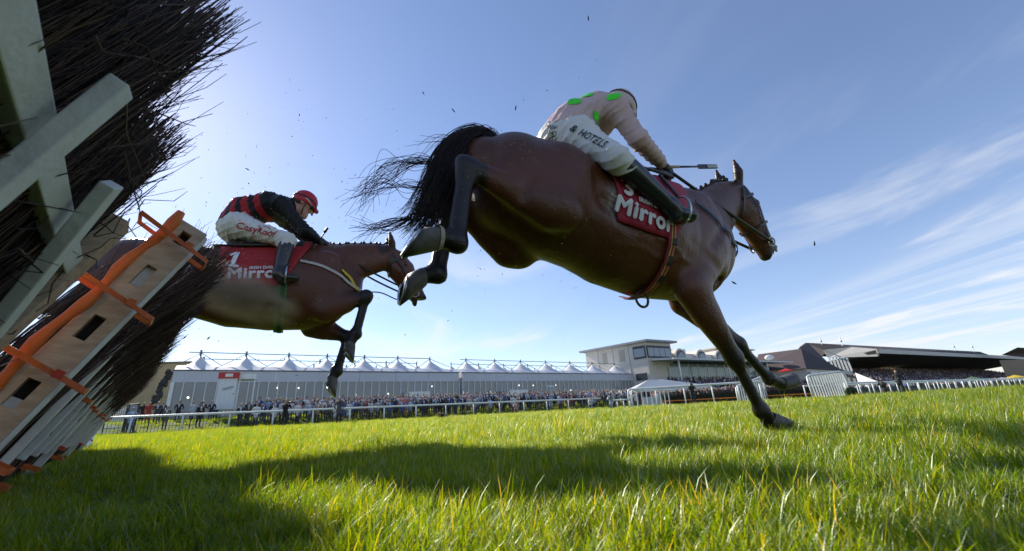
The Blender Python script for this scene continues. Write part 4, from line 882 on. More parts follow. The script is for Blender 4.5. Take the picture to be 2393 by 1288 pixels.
    D2 = dict(lo=(-1.85, -.42, .35), hi=(1.35, .42, 2.2), zb=.9, coat=(.125, .040, .017), ear=.06, legs=1.32,
        trunk=[(-1.30, 1.34, .15, .15), (-1.14, 1.32, .25, .24), (-.95, 1.30, .28, .275), (-.74, 1.275, .285, .27), (-.5, 1.25, .33, .29), (-.25, 1.265, .36, .30), (0, 1.285, .365, .27), (.17, 1.30, .33, .22), (.30, 1.31, .24, .18)],
        withers=[(-.22, 0, 1.57), (-.02, 0, 1.615), (.16, 0, 1.63)],
        neck=[(.12, 0, 1.44, .165, .26), (.36, 0, 1.575, .11, .185), (.56, 0, 1.64, .088, .15), (.72, 0, 1.68, .08, .12)],
        head=[(.77, 0, 1.67, .08, .10), (.835, 0, 1.55, .092, .135), (.945, 0, 1.385, .066, .09), (1.03, 0, 1.25, .057, .072)],
        crest=[(.12, 0, 1.72), (.30, 0, 1.78), (.52, 0, 1.84), (.74, 0, 1.86)], plaits=14, ps=.85,
        tail=[(-1.28, 0, 1.50), (-1.42, 0, 1.50), (-1.58, 0, 1.38), (-1.68, 0, 1.2)], tail_w=[.02, .05, .07, .08], tail_n=220,
        limbs=[dict(kind='fore', pts=[(.14, -.18, 1.26), (.16, -.17, 1.06), j2(857, 692, .15), j2(832, 780, .15), j2(817, 803, .15)], toe_dir=(.7, 0, -.8)),
               dict(kind='fore', pts=[(.14, .18, 1.22), (.10, .17, 1.00), j2(813, 788, -.12), j2(788, 866, -.12), j2(776, 884, -.12)], toe_dir=(.6, 0, -.9), band=False),
               dict(kind='hind', pts=[(-1.02, -.155, 1.32), (-.98, -.21, 1.10), (-1.40, -.16, 1.24), (-1.52, -.16, 1.0), (-1.60, -.16, 1.0)], toe_dir=(-.3, 0, -1)),
               dict(kind='hind', pts=[(-1.02, .155, 1.32), (-.98, .21, 1.10), (-1.42, .16, 1.26), (-1.56, .16, 1.03), (-1.64, .16, 1.04)], toe_dir=(-.3, 0, -1))],
        extra=[([(-.18, -.31, 1.12), (.0, -.27, 1.02)], [.012, .012], .05, True)])
    H2 = build_horse('bay_horse', 'bay horse still in the air over the hurdle, forelegs folded', P2, 62, D2); t2 = H2['t']
    red2 = mat('scarlet_saddlecloth', (.36, .016, .018), .7, (.3, .012, .015), 12, bump=.15, bscale=60)
    cl = saddle_cloth(H2, lambda u: -.66+.10*u, lambda u: .06-.22*u, 1.80, red2, 'saddlecloth')
    cloth_text(H2, 'Mirror', .125, -.345, 1.50, wt, 'lettering', cl, .07, .005, spacing=1.08); cloth_text(H2, 'IRISH DAILY', .035, -.30, 1.34, wt, 'lettering', cl, .07, .0010); cloth_text(H2, '', 0, -.50, 1.10, wt, 'numeral', cl, -.10, vf=digit_one(.15))
    b = saddle_cloth(H2, lambda u: -.7, lambda u: -.05, .4, mat('black_pad', (.014, .014, .016), .7), 'saddle_pad'); b.location = (0, 0, .012)
    m = MB(); G = []
    for i in range(-10, 11): G.append([on_trunk(H2, -.58+.45*q/10, i/10*.6, .030+.05*(abs(q-5)/5)**2*(1-abs(i)/10))[0] for q in range(11)])
    m.grid(G); sd = m.build('saddle', LEATHER, t2); so = sd.modifiers.new('thick', 'SOLIDIFY'); so.thickness = .015
    gr = band(H2, lambda u: -.155, 1.5, math.pi+.3, .07, mat('girth_green', (.012, .22, .03), .7, (.01, .17, .025), 20), 'girth', off=.014); band(H2, lambda u: -.15, 1.6, math.pi+.3, .03, mat('girth_dark_green', (.008, .03, .012), .7), 'girth_stripe', gr, .0215, th=.003)
    bR, bL = bridle(H2)
    strap_on(H2, [(-.05, -.28, 1.46), (.12, -.25, 1.42), (.25, -.2, 1.36), (.34, -.1, 1.30), (.37, 0, 1.27), (.34, .1, 1.3)], .012, mat('pale_strap', (.5, .48, .42), .6), 'breast_girth'); strap_on(H2, [(.27, -.2, 1.42), (.33, -.15, 1.37), (.36, -.1, 1.30), (.38, -.05, 1.22)], .012, mat('yellow_strap', (.65, .5, .02), .6), 'breast_strap')
    red_, blk_ = np.array((.42, .018, .022)), np.array((.010, .010, .012))
    def silk2(v, k):
        c = np.tile(blk_, (len(v), 1)); ax = k['chest']-k['waist']; ax = ax/np.linalg.norm(ax); dors = np.cross(ax, np.array([0, 1., 0])); dors = dors if dors[2] > 0 else -dors; u = (v-k['waist'])@ax; w = np.abs(v[:, 1])-.45*((v-k['waist'])@dors); st = u+.55*w+.0
        arm = np.zeros(len(v), bool)
        for s_ in 'RL':
            for a, b in (('sh', 'el'), ('el', 'ha')):
                A, B = k[a+s_], k[b+s_]; ab = B-A; tt = np.clip(((v-A)@ab)/(ab@ab), -.1, 1); arm |= np.linalg.norm(v-A-tt[:, None]*ab, axis=1) < .088
        m_ = (np.mod(st+.018, .092) < .050) & (st > -.14) & (st < .24) & ~arm; c[m_] = red_; return c
    K2 = dict(face=(.86, -.08, -.50), capname='red_cap', cap=(.45, .012, .03), silk=silk2, goggles=True, boot=(.03, .026, .022), boot2=(.02, .018, .016), bootname='brown_black_boot', glove=(.03, .022, .02), glovename='dark_brown_glove',
        j=dict(pelvis=(-.57, 0, 1.775), waist=(-.53, 0, 1.93), chest=(-.36, 0, 2.02), neck=(-.20, 0, 2.05), head=(-.085, 0, 2.09),
               shR=(-.255, -.175, 1.975), shL=(-.235, .175, 2.0), elR=j2(712, 540, .22), elL=(.0, .22, 1.82), haR=j2(750, 566, .08), haL=(.12, .07, 1.73),
               hipR=(-.54, -.115, 1.745), hipL=(-.54, .115, 1.745), knR=j2(672, 562, .29), knL=(-.15, .29, 1.62), anR=j2(652, 640, .34), anL=(-.22, .34, 1.31), toR=j2(690, 648, .35), toL=(-.07, .35, 1.28)))
    Jk2 = build_jockey(H2, 'jockey in black and red chevron silks with red cap', K2); k = Jk2['k']
    hk = Vector(k['knR'])-Vector(k['hipR']); hm = Vector(k['hipR'])+hk*.50; view = (H2['t'].matrix_basis.inverted() @ Vector((0, 0, CAM_H)))-hm; rprint = mat('red_print', (.45, .01, .03), .6)
    text_on(Jk2['bb'], 'CosyRoof', .075, hm+Vector((0, 0, .015)), hk+Vector((0, 0, .02)), view, rprint, 'lettering', Jk2['t'], .0012, off=.006)
    sw = [((-.01+i*.017), .034+.012*math.sin(min(i, 7)*.5)-.0035*max(0, i-5)**1.5) for i in range(10)]; vs = []; fs = []
    for i, (x, y) in enumerate(sw): vs += [Vector((x, y-.0025, 0)), Vector((x, y+.0025, 0))]
    fs = [(2*i, 2*i+2, 2*i+3, 2*i+1) for i in range(len(sw)-1)]; text_on(Jk2['bb'], '', 0, hm+Vector((0, 0, .015)), hk+Vector((0, 0, .02)), view, rprint, 'logo_swoosh', Jk2['t'], vs_fs=(vs, fs))
    stirrup(H2, k['toR'], t2); stirrup(H2, k['toL'], t2)
    for s_ in 'RL': q = Vector(k['to'+s_])+V(-.06, 0, .09); p, d = on_trunk(H2, -.2, .7 if s_ == 'R' else -.7, .03); free_tube(H2, [p, p.lerp(q, .5), q], .010, LEATHER, 'stirrup_leather', k=3, n=5)
    hr = Vector(k['haR']); hl = Vector(k['haL'])
    free_tube(H2, [hr+V(.03, 0, -.01), hr.lerp(bR, .5)+V(0, -.02, -.03), bR], .009, LEATHER, 'rein'); free_tube(H2, [hl+V(.03, 0, -.01), hl.lerp(bL, .5)+V(0, .03, -.03), bL], .009, LEATHER, 'rein')
    free_tube(H2, [(.36, 0, 1.26), (.62, -.02, 1.30), (.82, -.02, 1.24), tuple(bR+V(0, .03, -.02))], .006, LEATHER, 'martingale')
    w = thing('riding_whip', 'short black whip held upright by jockey in black and red', 'whip', H2['root'], H2['rz']); m = MB(); a, b_ = hr+V(-.03, -.02, -.03), Vector(J2(765, 533, .1)); m.tube([a, a.lerp(b_, .75)], [.008, .007], 7); m.build('shaft', LEATHER, w); m = MB(); m.tube([a.lerp(b_, .72), b_], [.012, .013], 8); m.build('knob', LEATHER, w)
    WORLD_PARTS = True
    return H, H2, Jk, Jk2
# ------------------------------------------------------------------ spectators and photographers
SKIN = (.42, .24, .17)
person_mat = mat('person_cloth_and_skin', (1, 1, 1), .75, attr='Col', nscale=30, c2=.8, bump=.25, bscale=40)
coat_mat = mat('spectator_coat', (1, 1, 1), .8, objcol=True, nscale=12, c2=.7, bump=.3, bscale=40)
PERSON_MESH = {}
def person_mesh(key, pose='stand', trousers=(.03, .035, .05), hair=(.10, .07, .05), shoe=(.015, .013, .012), vox=.028, shirt=(.6, .62, .68), skirt=False, seed=0, hat=None, lean=0.):
    """faces +x; z = 0 at the soles; material 0 = trousers, skin, hair; 1 = coat taking the person's own colour"""
    if key in PERSON_MESH: return PERSON_MESH[key]
    rg = random.Random(seed); hipz = .92; s = SDF((-.75, -.55, -.06), (.75, .55, 1.95), vox); segs = []
    kn = pose in ('kneel', 'sit')
    def seg(pts, rad, tag, k=.03, lat=(0, 1, 0)): s.cap(pts, rad, lat, k); segs.append((pts, [max(r) if not np.isscalar(r) else r for r in rad], tag))
    drop = {'kneel': .48, 'sit': .55}.get(pose, 0)
    P = lambda x, y, z: np.array([x+(z-.9)*lean, y, z-drop])
    step = .07
    if pose == 'kneel':
        feet = [((.12, .12), (.40, .14, .44), (.38, .15, .08)), ((-.05, -.12), (.12, -.14, .06), (-.32, -.13, .07))]
        for (hx, hy), k_, a_ in feet:
            seg([(0, hy*.8, hipz-drop), k_], [(.095, .1), .07], 't'); seg([k_, a_], [.062, .045], 't'); seg([a_, (a_[0]+.14, a_[1], .04)], [.05, .04], 'b')
    elif pose == 'sit':
        for sy in (-1, 1):
            seg([(0, sy*.09, hipz-drop), (.38, sy*.15, .48)], [(.095, .1), .07], 't'); seg([(.38, sy*.15, .48), (.34, sy*.16, .08)], [.06, .045], 't'); seg([(.34, sy*.16, .06), (.5, sy*.17, .04)], [.05, .04], 'b')
    else:
        for sy, sx in ((-1, -.5), (1, .6)):
            wide = .10 if pose != 'stride' else .16
            ft = (sx*step*(3 if pose == 'stride' else 1), sy*wide, .07)
            seg([(0, sy*.09, hipz), (ft[0]*.6+.03, sy*(wide+.0), .5), ft], [(.095, .10), .068, .046], 't'); seg([ft, (ft[0]+.15, ft[1]*1.15, .035)], [.05, .035], 'b')
    if skirt: seg([P(0, 0, .95), P(0, 0, .55)], [(.15, .12), (.23, .19)], 'c')
    seg([P(0, 0, .95), P(-.01, 0, 1.15), P(0, 0, 1.38)], [(.165, .125), (.16, .115), (.19, .12)], 'c', .05)
    seg([P(0, -.17, 1.40), P(0, .17, 1.40)], [.075, .075], 'c', .05, (0, 0, 1))
    if not skirt: seg([P(0, 0, .93), P(0, 0, .80)], [(.165, .125), (.17, .13)], 'c', .03)
    seg([P(.0, 0, 1.42), P(.02, 0, 1.56)], [.062, .055], 's', .03)
    seg([P(.03, 0, 1.60), P(.02, 0, 1.69)], [(.072, .085), (.076, .095)], 's', .02)
    seg([P(.11, 0, 1.62)], [.022], 's', .02)
    seg([P(-.015, 0, 1.695)], [(.081, .1)], 'h', .01)
    for sy in (-1, 1):
        sh = P(0, sy*.21, 1.39)
        if pose in ('photo', 'kneel', 'sit'):
            el = P(.20, sy*.27, 1.24); ha = P(.24, sy*.07, 1.55)
        elif pose == 'fold': el = P(.05, sy*.29, 1.12); ha = P(.2, -sy*.06, 1.2)
        elif pose == 'pocket': el = P(-.06, sy*.32, 1.13); ha = P(.08, sy*.2, .96)
        elif pose == 'cup' and sy > 0: el = P(.05, sy*.27, 1.12); ha = P(.28, sy*.16, 1.26)
        else: el = P(-.02, sy*.27, 1.11); ha = P(.07, sy*.26, .86)
        seg([sh, el, el+(ha-el)*.8], [.062, .048, .04], 'c', .03); seg([el+(ha-el)*.8, ha], [.036, .042], 's', .015)
    if hat: seg([P(-.01, 0, 1.73), P(-.01, 0, 1.78)], [(.098, .115), (.09, .1)], 'k', .01); seg([P(.08, 0, 1.735), P(.15, 0, 1.72)], [(.075, .015), (.06, .012)], 'k', .01)
    v, f = s.surface(); v = smooth_verts(v, f, 1, .4)
    best = np.full(len(v), 9.); lab = np.zeros(len(v), int); tags = 'tbcshk'
    for pts, rad, tag in segs:
        pts = [np.array(p, float) for p in pts]
        if len(pts) == 1: pts = pts*2
        rr = list(rad) if len(rad) == len(pts) else list(rad)*2
        for a, b, r0, r1 in zip(pts[:-1], pts[1:], rr[:-1], rr[1:]):
            ab = b-a; t = np.clip(((v-a)@ab)/max(ab@ab, 1e-9), 0, 1); d = np.linalg.norm(v-a-t[:, None]*ab, axis=1)-(r0+(r1-r0)*t)
            m = d < best; best[m] = d[m]; lab[m] = tags.index(tag)
    pal = np.array([trousers, shoe, (.5, .5, .5), SKIN, hair, hat or hair]); col = pal[lab]
    hz = v[:, 2]; top = 1.645-drop; hd = (lab == 3) & (hz > top-.03) & ((v[:, 0] < .045+(top-.9)*lean) | (hz > top+.07)); col[hd] = hat or hair
    if not skirt:                              # shirt front in the coat's opening
        fr = (lab == 2) & (v[:, 0] > .07) & (np.abs(v[:, 1]) < .028+.22*np.maximum(hz+drop-1.2, 0)) & (hz+drop > 1.12); col[fr] = shirt
        lab = lab.copy(); lab[fr] = 3
    fl = lab[f]; midx = (np.sum(fl == 2, 1) >= 2).astype(int)
    me = np_mesh('person_'+key, v, f, [person_mat, coat_mat], True, col, midx); PERSON_MESH[key] = me
    return me
def put_person(key, loc, rotz, color, label, group=None, scale=1., name='person', **kw):
    o = link(name, person_mesh(key, **kw)); o.location = loc; o.rotation_euler = (0, 0, rotz); o.scale = (scale,)*3; o.color = (*color, 1)
    return props(o, label, 'person', group)
face_cam = lambda p: math.atan2(-p[1], -p[0])
def along(p, q): return on_ground(NP*p+NQ*q)
def q_at(az, p): return p*math.tan(R(az+29))

COATS = [('navy', (.014, .022, .06)), ('navy', (.02, .03, .085)), ('black', (.012, .012, .014)), ('charcoal', (.04, .042, .05)), ('bright blue', (.05, .11, .30)), ('pale blue', (.28, .38, .55)),
         ('white', (.62, .63, .64)), ('grey', (.17, .18, .2)), ('brown', (.11, .07, .045)), ('tan', (.30, .22, .14)), ('dark red', (.25, .03, .03)), ('olive', (.07, .075, .04)), ('pink', (.55, .25, .27)), ('pale grey', (.36, .37, .4))]
CW = [8, 7, 5.5, 5, 6, 6, 5.5, 4, 3, 3.5, 1.6, 2, 1.2, 4]
KEYS = [('a', dict(pose='stand', trousers=(.02, .024, .04), hair=(.06, .04, .03))), ('b', dict(pose='fold', trousers=(.03, .03, .035), hair=(.35, .34, .33))), ('c', dict(pose='cup', trousers=(.09, .085, .08), hair=(.16, .10, .05))),
        ('d', dict(pose='pocket', trousers=(.05, .07, .13), hair=(.03, .025, .02))), ('e', dict(pose='stand', trousers=(.16, .13, .09), hair=(.5, .49, .47), shirt=(.35, .42, .6))), ('f', dict(pose='cup', trousers=(.35, .2, .15), hair=(.4, .27, .12), skirt=True)),
        ('g', dict(pose='fold', trousers=(.015, .016, .02), hair=(.10, .06, .03), hat=(.12, .10, .08))), ('h', dict(pose='pocket', trousers=(.06, .06, .065), hair=(.28, .22, .18)))]
def build_crowd():
    rg = random.Random(11); n = 0
    solo = [  # px at the feet, range, colour, pose, label
        (305, 42.0, (.30, .40, .58), 'd', 'man in pale blue shirt at rail nearest the picket fence'),
        (328, 49.0, (.02, .022, .03), 'f', 'woman in dark dress behind rail beside the red dress'),
        (342, 48.5, (.42, .055, .035), 'f', 'woman in long coral red dress on the bank'),
        (362, 48.0, (.05, .055, .065), 'b', 'man in dark suit right of the red dress'),
        (374, 50.0, (.03, .03, .05), 'h', 'second man in dark suit right of the red dress, farther back'),
        (386, 42.2, (.10, .10, .08), 'c', 'man in olive jacket at rail below the marquee corner'),
        (412, 47.5, (.012, .016, .035), 'd', 'man in open navy jacket and white shirt below marquee corner'),
        (444, 48.0, (.45, .52, .62), 'a', 'man in white shirt left of the red and white booth'),
        (463, 42.4, (.02, .024, .03), 'g', 'man in dark jacket and cap at rail left of booth'),
        (468, 48.2, (.012, .014, .02), 'b', 'man in black jacket behind the capped man at rail'),
        (489, 46.0, (.016, .024, .06), 'h', 'man in navy jacket just left of the booth front'),
        (500, 47.0, (.02, .035, .09), 'a', 'man in blue jacket against the left side of booth')]
    kw = dict(KEYS)
    for px, r, c, k, lab in solo:
        a = azel(px, 985)[0]; g = on_ground(polar(a, r)); put_person('k'+k, g, face_cam(g)+rg.uniform(-.3, .5), c, lab, 'spectators standing loosely on the bank at left', rg.uniform(.95, 1.04), **kw[k])
    # the dense crowd
    rows = [(40.6, 1.25, 560), (41.9, .62, 560), (43.0, .60, 575), (44.1, .62, 590), (45.6, .70, 600), (47.2, .9, 640)]
    cand = []
    for p, gap, px0 in rows:
        q = q_at(azel(px0, 985)[0], p); qe = q_at(17.6, p)
        while q < qe:
            cand.append((p+rg.uniform(-.45, .45), q)); q += gap*rg.uniform(.65, 1.5)*(1+.004*max(q, 0))
    q0_ = q_at(azel(298, 1019)[0], RAIL_P); post_az = [math.degrees(math.atan2((NP*RAIL_P+NQ*(q0_+2.8*i)).x, (NP*RAIL_P+NQ*(q0_+2.8*i)).y)) for i in range(-1, 30)]
    cand.sort(key=lambda c: c[0]**2+c[1]**2); stuff = []
    for i, (p, q) in enumerate(cand):
        g = along(p, q); cn, c = rg.choices(COATS, CW)[0]; k, d = rg.choice(KEYS); j = [rg.uniform(.8, 1.2)]*3
        if k == 'f' and cn in ('navy', 'black') and rg.random() < .6: cn, c = 'pink', (.5, .24, .25)
        if i < 285:
            hair = dict(a='dark-haired man in %s jacket', b='grey-haired man in %s jacket', c='brown-haired man in %s jacket', d='black-haired man in %s jacket', e='white-haired man in %s jacket', f='fair-haired woman in %s dress', g='capped man in %s jacket', h='greying man in %s jacket')[k] % cn
            rowi = min(range(len(rows)), key=lambda r_: abs(rows[r_][0]-p)); az_ = math.degrees(math.atan2(g.x, g.y)); n_ = sum(1 for a_ in post_az if a_ < az_)
            lab = '%s, %s row, right of rail post %d from left' % (hair, ('front', 'second', 'third', 'fourth', 'fifth', 'back')[rowi], n_)
            put_person('k'+k, g, face_cam(g)+rg.uniform(-.6, .5), tuple(min(x*j[0], .8) for x in c), lab, 'packed crowd behind the white rail', rg.uniform(.93, 1.06), **d)
        else: stuff.append((g, c))
    crowd_mass('crowd_far_rail', stuff, 'far end of the packed crowd before the marquee', 'crowd')
def crowd_mass(name, items, label, cat, size=1.0, parent=None):
    """far spectators who read as one mass: each a small body, shoulders and head"""
    v0, f0, c0 = [], [], []; rg = random.Random(5)
    prof = [(0., .12, .10), (.75, .15, .12), (1.05, .17, .12), (1.36, .21, .12), (1.46, .12, .08), (1.50, .055, .06), (1.58, .08, .09), (1.70, .085, .1), (1.78, .04, .05)]
    n = 6; base = []; 
    for z, a, b in prof: base += [(math.cos(2*math.pi*k/n)*b, math.sin(2*math.pi*k/n)*a, z) for k in range(n)]
    base = np.array(base); fq = []
    for i in range(len(prof)-1):
        for k in range(n): fq.append((i*n+k, i*n+(k+1) % n, (i+1)*n+(k+1) % n, (i+1)*n+k))
    fq = np.array(fq); V_, F_, C_ = [], [], []
    for i, (g, c) in enumerate(items):
        a = math.atan2(-g[1], -g[0])+rg.uniform(-.6, .6); s = size*rg.uniform(.92, 1.06); ca, sa = math.cos(a), math.sin(a)
        b = base*s; p = np.stack([b[:, 0]*ca-b[:, 1]*sa+g[0], b[:, 0]*sa+b[:, 1]*ca+g[1], b[:, 2]+g[2]], 1)
        cc = np.tile(np.array(c)*rg.uniform(.7, 1.2), (len(base), 1)); cc[:12] = rg.choice([(.02, .025, .04), (.05, .05, .055), (.12, .1, .08)])
        cc[n*5:n*7] = np.array(SKIN)*rg.uniform(.75, 1.1); cc[n*7:] = rg.choice([(.07, .05, .04), (.35, .33, .31), (.16, .1, .06), (.45, .3, .24), (.04, .03, .03)])
        V_.append(p); F_.append(fq+i*len(base)); C_.append(cc)
    if not V_: return
    me = np_mesh(name, np.concatenate(V_), np.concatenate(F_), person_mat, True, np.concatenate(C_)); o = link(name, me, parent)
    if parent is None: props(o, label, cat, kind='stuff')
    else: o['kind'] = 'stuff'
    return o
def camera_thing(loc, rotz, label, lens=.28, pitch=0.):
    t = thing('camera_with_lens', label, 'camera', loc, rotz); t.rotation_euler = (0, -pitch, rotz)
    blk = mat('camera_black', (.012, .012, .013), .4, bump=.2); a = MB(); a.box((-.05, -.075, -.05), (.02, .075, .05)); a.box((-.04, -.03, .05), (.015, .03, .075))
    link('camera_body', a.mesh('camera_body', blk), t)
    b = MB(); b.tube([(.02, 0, 0), (lens*.7, 0, 0), (lens*.72, 0, 0), (lens+.02, 0, 0)], [.04, .045, .058, .06], 12); link('lens', b.mesh('lens', blk), t)
    return t
def build_photographers():
    def P(px, py, r): a = azel(px, py)[0]; return on_ground(polar(a, r))
    def shoot(key, px, py, r, col, label, clabel, pose, turn=0., scale=1., **kw):
        g = P(px, py, r); a = face_cam(g)+turn; put_person(key, g, a, col, label, None, scale, pose=pose, **kw)
        dz = {'kneel': .48, 'sit': .55}.get(pose, 0); c = g+Vector((math.cos(a)*.27, math.sin(a)*.27, (1.60-dz)*scale)); camera_thing(c, a, clabel)
    shoot('p1', 662, 1000, 33.5, (.006, .006, .007), 'photographer dressed all in black standing before the white rail', 'camera held by photographer in black before rail', 'photo', .5, 1.02, trousers=(.008, .008, .009), shirt=(.01, .01, .01), hair=(.2, .14, .1))
    put_person('p2', P(790, 992, 31.5), face_cam(P(790, 992, 31.5))+.25, (.10, .085, .09), 'official in padded body protector and dark trousers before the rail', None, 1.02, pose='pocket', trousers=(.008, .01, .02), shirt=(.015, .018, .03), hair=(.4, .3, .24))
    # photographer lying on the turf
    g = P(1032, 974, 32); me = lying_mesh(); o = link('person', me); o.location = g; o.rotation_euler = (0, 0, face_cam(g)+.9); o.color = (.012, .012, .015, 1); props(o, 'photographer in dark clothes lying on the grass at the rail', 'person')
    camera_thing(g+Vector((-.33, -.62, .30)), face_cam(g)+.3, 'camera of the photographer lying on grass', .25)
    shoot('p4', 1430, 950, 33, (.45, .48, .52), 'kneeling photographer in white shirt beside end of the rail', 'camera held by kneeling photographer in white shirt', 'kneel', 0, 1.0, trousers=(.01, .012, .03), shirt=(.02, .025, .05), hair=(.3, .2, .15))
    shoot('p5', 1622, 942, 35, (.02, .03, .04), 'photographer in dark coat standing before the green brush fence', 'camera held by photographer in dark coat', 'photo', .2, .98, trousers=(.025, .03, .04), shirt=(.02, .03, .04), hair=(.08, .05, .04))
    put_person('p6', P(1207, 962, 37.4), face_cam(P(1207, 962, 37.4)), (.45, .25, .22), 'person in pale pink top crouching below the white rail', None, .9, pose='sit', trousers=(.3, .2, .17), hair=(.12, .07, .05))
    shoot('p7', 2072, 925, 44, (.03, .028, .022), 'photographer in dark jacket crouching by right hand rail posts', 'camera held by crouching photographer at right rail', 'kneel', -.4, 1.0, trousers=(.02, .02, .02), shirt=(.03, .03, .03), hair=(.25, .18, .12))
    put_person('p8', P(2112, 925, 46), face_cam(P(2112, 925, 46)), (.03, .03, .035), 'tall man in dark coat standing against right hand rail', None, 1.08, pose='pocket', trousers=(.015, .015, .02), hair=(.3, .2, .14), lean=-.12)
    put_person('p9', P(1383, 955, 38.2), face_cam(P(1383, 955, 38.2)), (.5, .55, .62), 'photographer in white shirt bending at the rail near marquee door', None, .95, pose='sit', trousers=(.02, .025, .05), hair=(.2, .14, .1))
def lying_mesh():
    s = SDF((-.3, -.6, -.05), (.7, 1.5, .7), .025)
    s.cap([(.0, 1.3, .06), (0, .8, .1), (.05, .35, .14)], [.05, .07, .11]); s.cap([(.25, 1.25, .06), (.22, .8, .1), (.15, .35, .14)], [.05, .07, .11]); s.cap([(.1, .35, .15), (.1, -.1, .24)], [(.16, .12), (.18, .12)], (1, 0, 0))
    s.cap([(.1, -.15, .28), (.1, -.25, .36)], [.06, .055]); s.cap([(.1, -.3, .40)], [.1]); s.cap([(-.08, -.1, .22), (-.15, -.3, .05), (.0, -.5, .25)], [.06, .05, .045]); s.cap([(.28, -.1, .22), (.35, -.3, .05), (.2, -.5, .25)], [.06, .05, .045])
    v, f = s.surface(); col = np.tile(np.array((.012, .012, .016)), (len(v), 1)); col[(v[:, 1] < -.2) & (v[:, 2] > .33)] = SKIN; col[(v[:, 1] < -.2) & (v[:, 2] > .44)] = (.03, .025, .02); col[(v[:, 1] > .45)] = (.02, .025, .045)
    return np_mesh('person_lying', v, f, person_mat, True, col)
# ------------------------------------------------------------------ rails, fences, buildings
white_paint = mat('white_rail_plastic', (.78, .79, .78), .45, (.66, .68, .66), 3, bump=.05)
steel = mat('dark_steel', (.19, .20, .20), .5, metal=.3)
def quad_part(name, m, parent, pts, th=.0):
    mb = MB(); mb.add(pts, [tuple(range(len(pts)))]); return mb.build(name, m, parent)
def rail(name, label, pts, posts, h=1.2, lean=Vector((0, 0, 0)), low=False, r=.075, group=None, endbend=None):
    """a running rail: one long tube and each post"""
    t = thing(name, label, 'rail', pts[0], group=group); top = [Vector(p)+Vector((0, 0, h)) for p in pts]
    if endbend is not None: top = endbend(top)
    m = MB(); m.tube(top, r, 8); m.build('top_rail', white_paint, t)
    for p in posts:
        m = MB(); m.tube([Vector(p)-Vector((0, 0, .1)), Vector(p)+lean+Vector((0, 0, h-.02))], [.055, .05], 7); m.build('post', white_paint, t)
    return t
def build_rails():
    # long rail in front of the crowd
    q0 = q_at(azel(215, 1020)[0], RAIL_P); q1 = q_at(10.9, RAIL_P); qp = [q_at(azel(298, 1019)[0], RAIL_P)+2.8*i for i in range(-1, 30)]
    pts = [along(RAIL_P, q) for q in np.arange(q0, q1, 2.0)]+[along(RAIL_P, q1)]
    rail('running_rail', 'long white running rail in front of the packed crowd', pts, [along(RAIL_P, q) for q in qp if q < q1], 1.2)
    # dark mesh fence on the bank edge at the left
    t = thing('mesh_fence', 'low dark wire mesh fence along the bank behind the long rail', 'fence', along(39.6, q0)); wire = mat('dark_wire', (.03, .035, .03), .6)
    for i in range(9):
        a, b = q0+2.4*i, q0+2.4*(i+1); m = MB()
        for k in range(12): p = along(39.6, a+.2*k); m.bar(p, p+V(0, 0, .95), .018, .018)
        for z in (.08, .5, .95): m.bar(along(39.6, a)+V(0, 0, z), along(39.6, b)+V(0, 0, z), .02, .02)
        m.build('mesh_panel', wire, t); m = MB(); p = along(39.6, a); m.bar(p, p+V(0, 0, 1.05), .05, .05); m.build('post', wire, t)
    # right hand rails, two lines running away
    A = on_ground(polar(37.6, 45)); B = on_ground(polar(50.6, 102)); d = (B-A); n = 26
    for k, (off, lab, gr) in enumerate(((0, 'front white rail with leaning posts running off to the right', None), (3.2, 'rear white rail running off to the right behind the front one', None))):
        s = Vector((-d.y, d.x, 0)).normalized()*off; pts = [on_ground(A+s+d*(i/30)*1.5) for i in range(31)]; L = d.length*1.5
        rail('running_rail', lab, pts, [on_ground(A+s+d*(2.5*i/d.length)) for i in range(int(L/2.5))], 1.15, Vector((-.10, -.12, 0)) if k == 0 else Vector((0, 0, 0)))
    # rail crossing in front of the brush fence, bent down at its left end
    p0 = on_ground(polar(azel(1472, 950)[0], 37)); p1 = on_ground(polar(azel(1800, 930)[0], 38.5)); pts = [p0.lerp(p1, i/12) for i in range(13)]
    def bend(top): return [top[0]-V(0, 0, 1.4), top[0]-V(0, 0, .5), top[0]-V(0, 0, .16)+V(.02, 0, 0), top[0]+(top[1]-top[0])*.12-V(0, 0, .04)]+[top[0]+(top[1]-top[0])*.25]+top[1:]
    rail('guard_rail', 'white guard rail bent down at its left end before the brush fence', pts, [p0.lerp(p1, f) for f in (.21, .42, .62, .80, .95)], 1.55, endbend=bend, r=.085)
    # picket wings of the brush fence
    def wing(label, pa, pb, h0, h1, n, lean=Vector((0, 0, 0)), dbl=False):
        t = thing('fence_wing', label, 'fence wing', pa, group='white picket wings of the brush fence'); pa, pb = Vector(pa), Vector(pb)
        tops = [pa.lerp(pb, i/12)+lean+V(0, 0, h0+(h1-h0)*i/12) for i in range(13)]
        m = MB(); m.tube([pa, pa+lean*.6+V(0, 0, h0*.7), pa.lerp(pb, .015)+lean*.9+V(0, 0, h0*.95)]+tops[1:12]+[pa.lerp(pb, .99)+lean*.9+V(0, 0, h1*.93), pb+lean*.5+V(0, 0, h1*.6), pb], .07, 8); m.build('frame', white_paint, t)
        m = MB(); m.bar(pa+V(0, 0, .14), pb+V(0, 0, .14), .07, .05); m.build('bottom_rail', white_paint, t)
        for i in range(1, n):
            f = i/n; p = pa.lerp(pb, f); m = MB(); m.bar(p+V(0, 0, .06), p+lean*.97+V(0, 0, (h0+(h1-h0)*f)-.03), .09, .04, up=(pb-pa)); m.build('picket', white_paint, t)
        return t
    wing('tall white slatted wing right of the brush fence, nearest the right rail', on_ground(polar(34.6, 35)), on_ground(polar(37.9, 41)), 1.58, 1.95, 15, Vector((-.16, -.05, 0)))
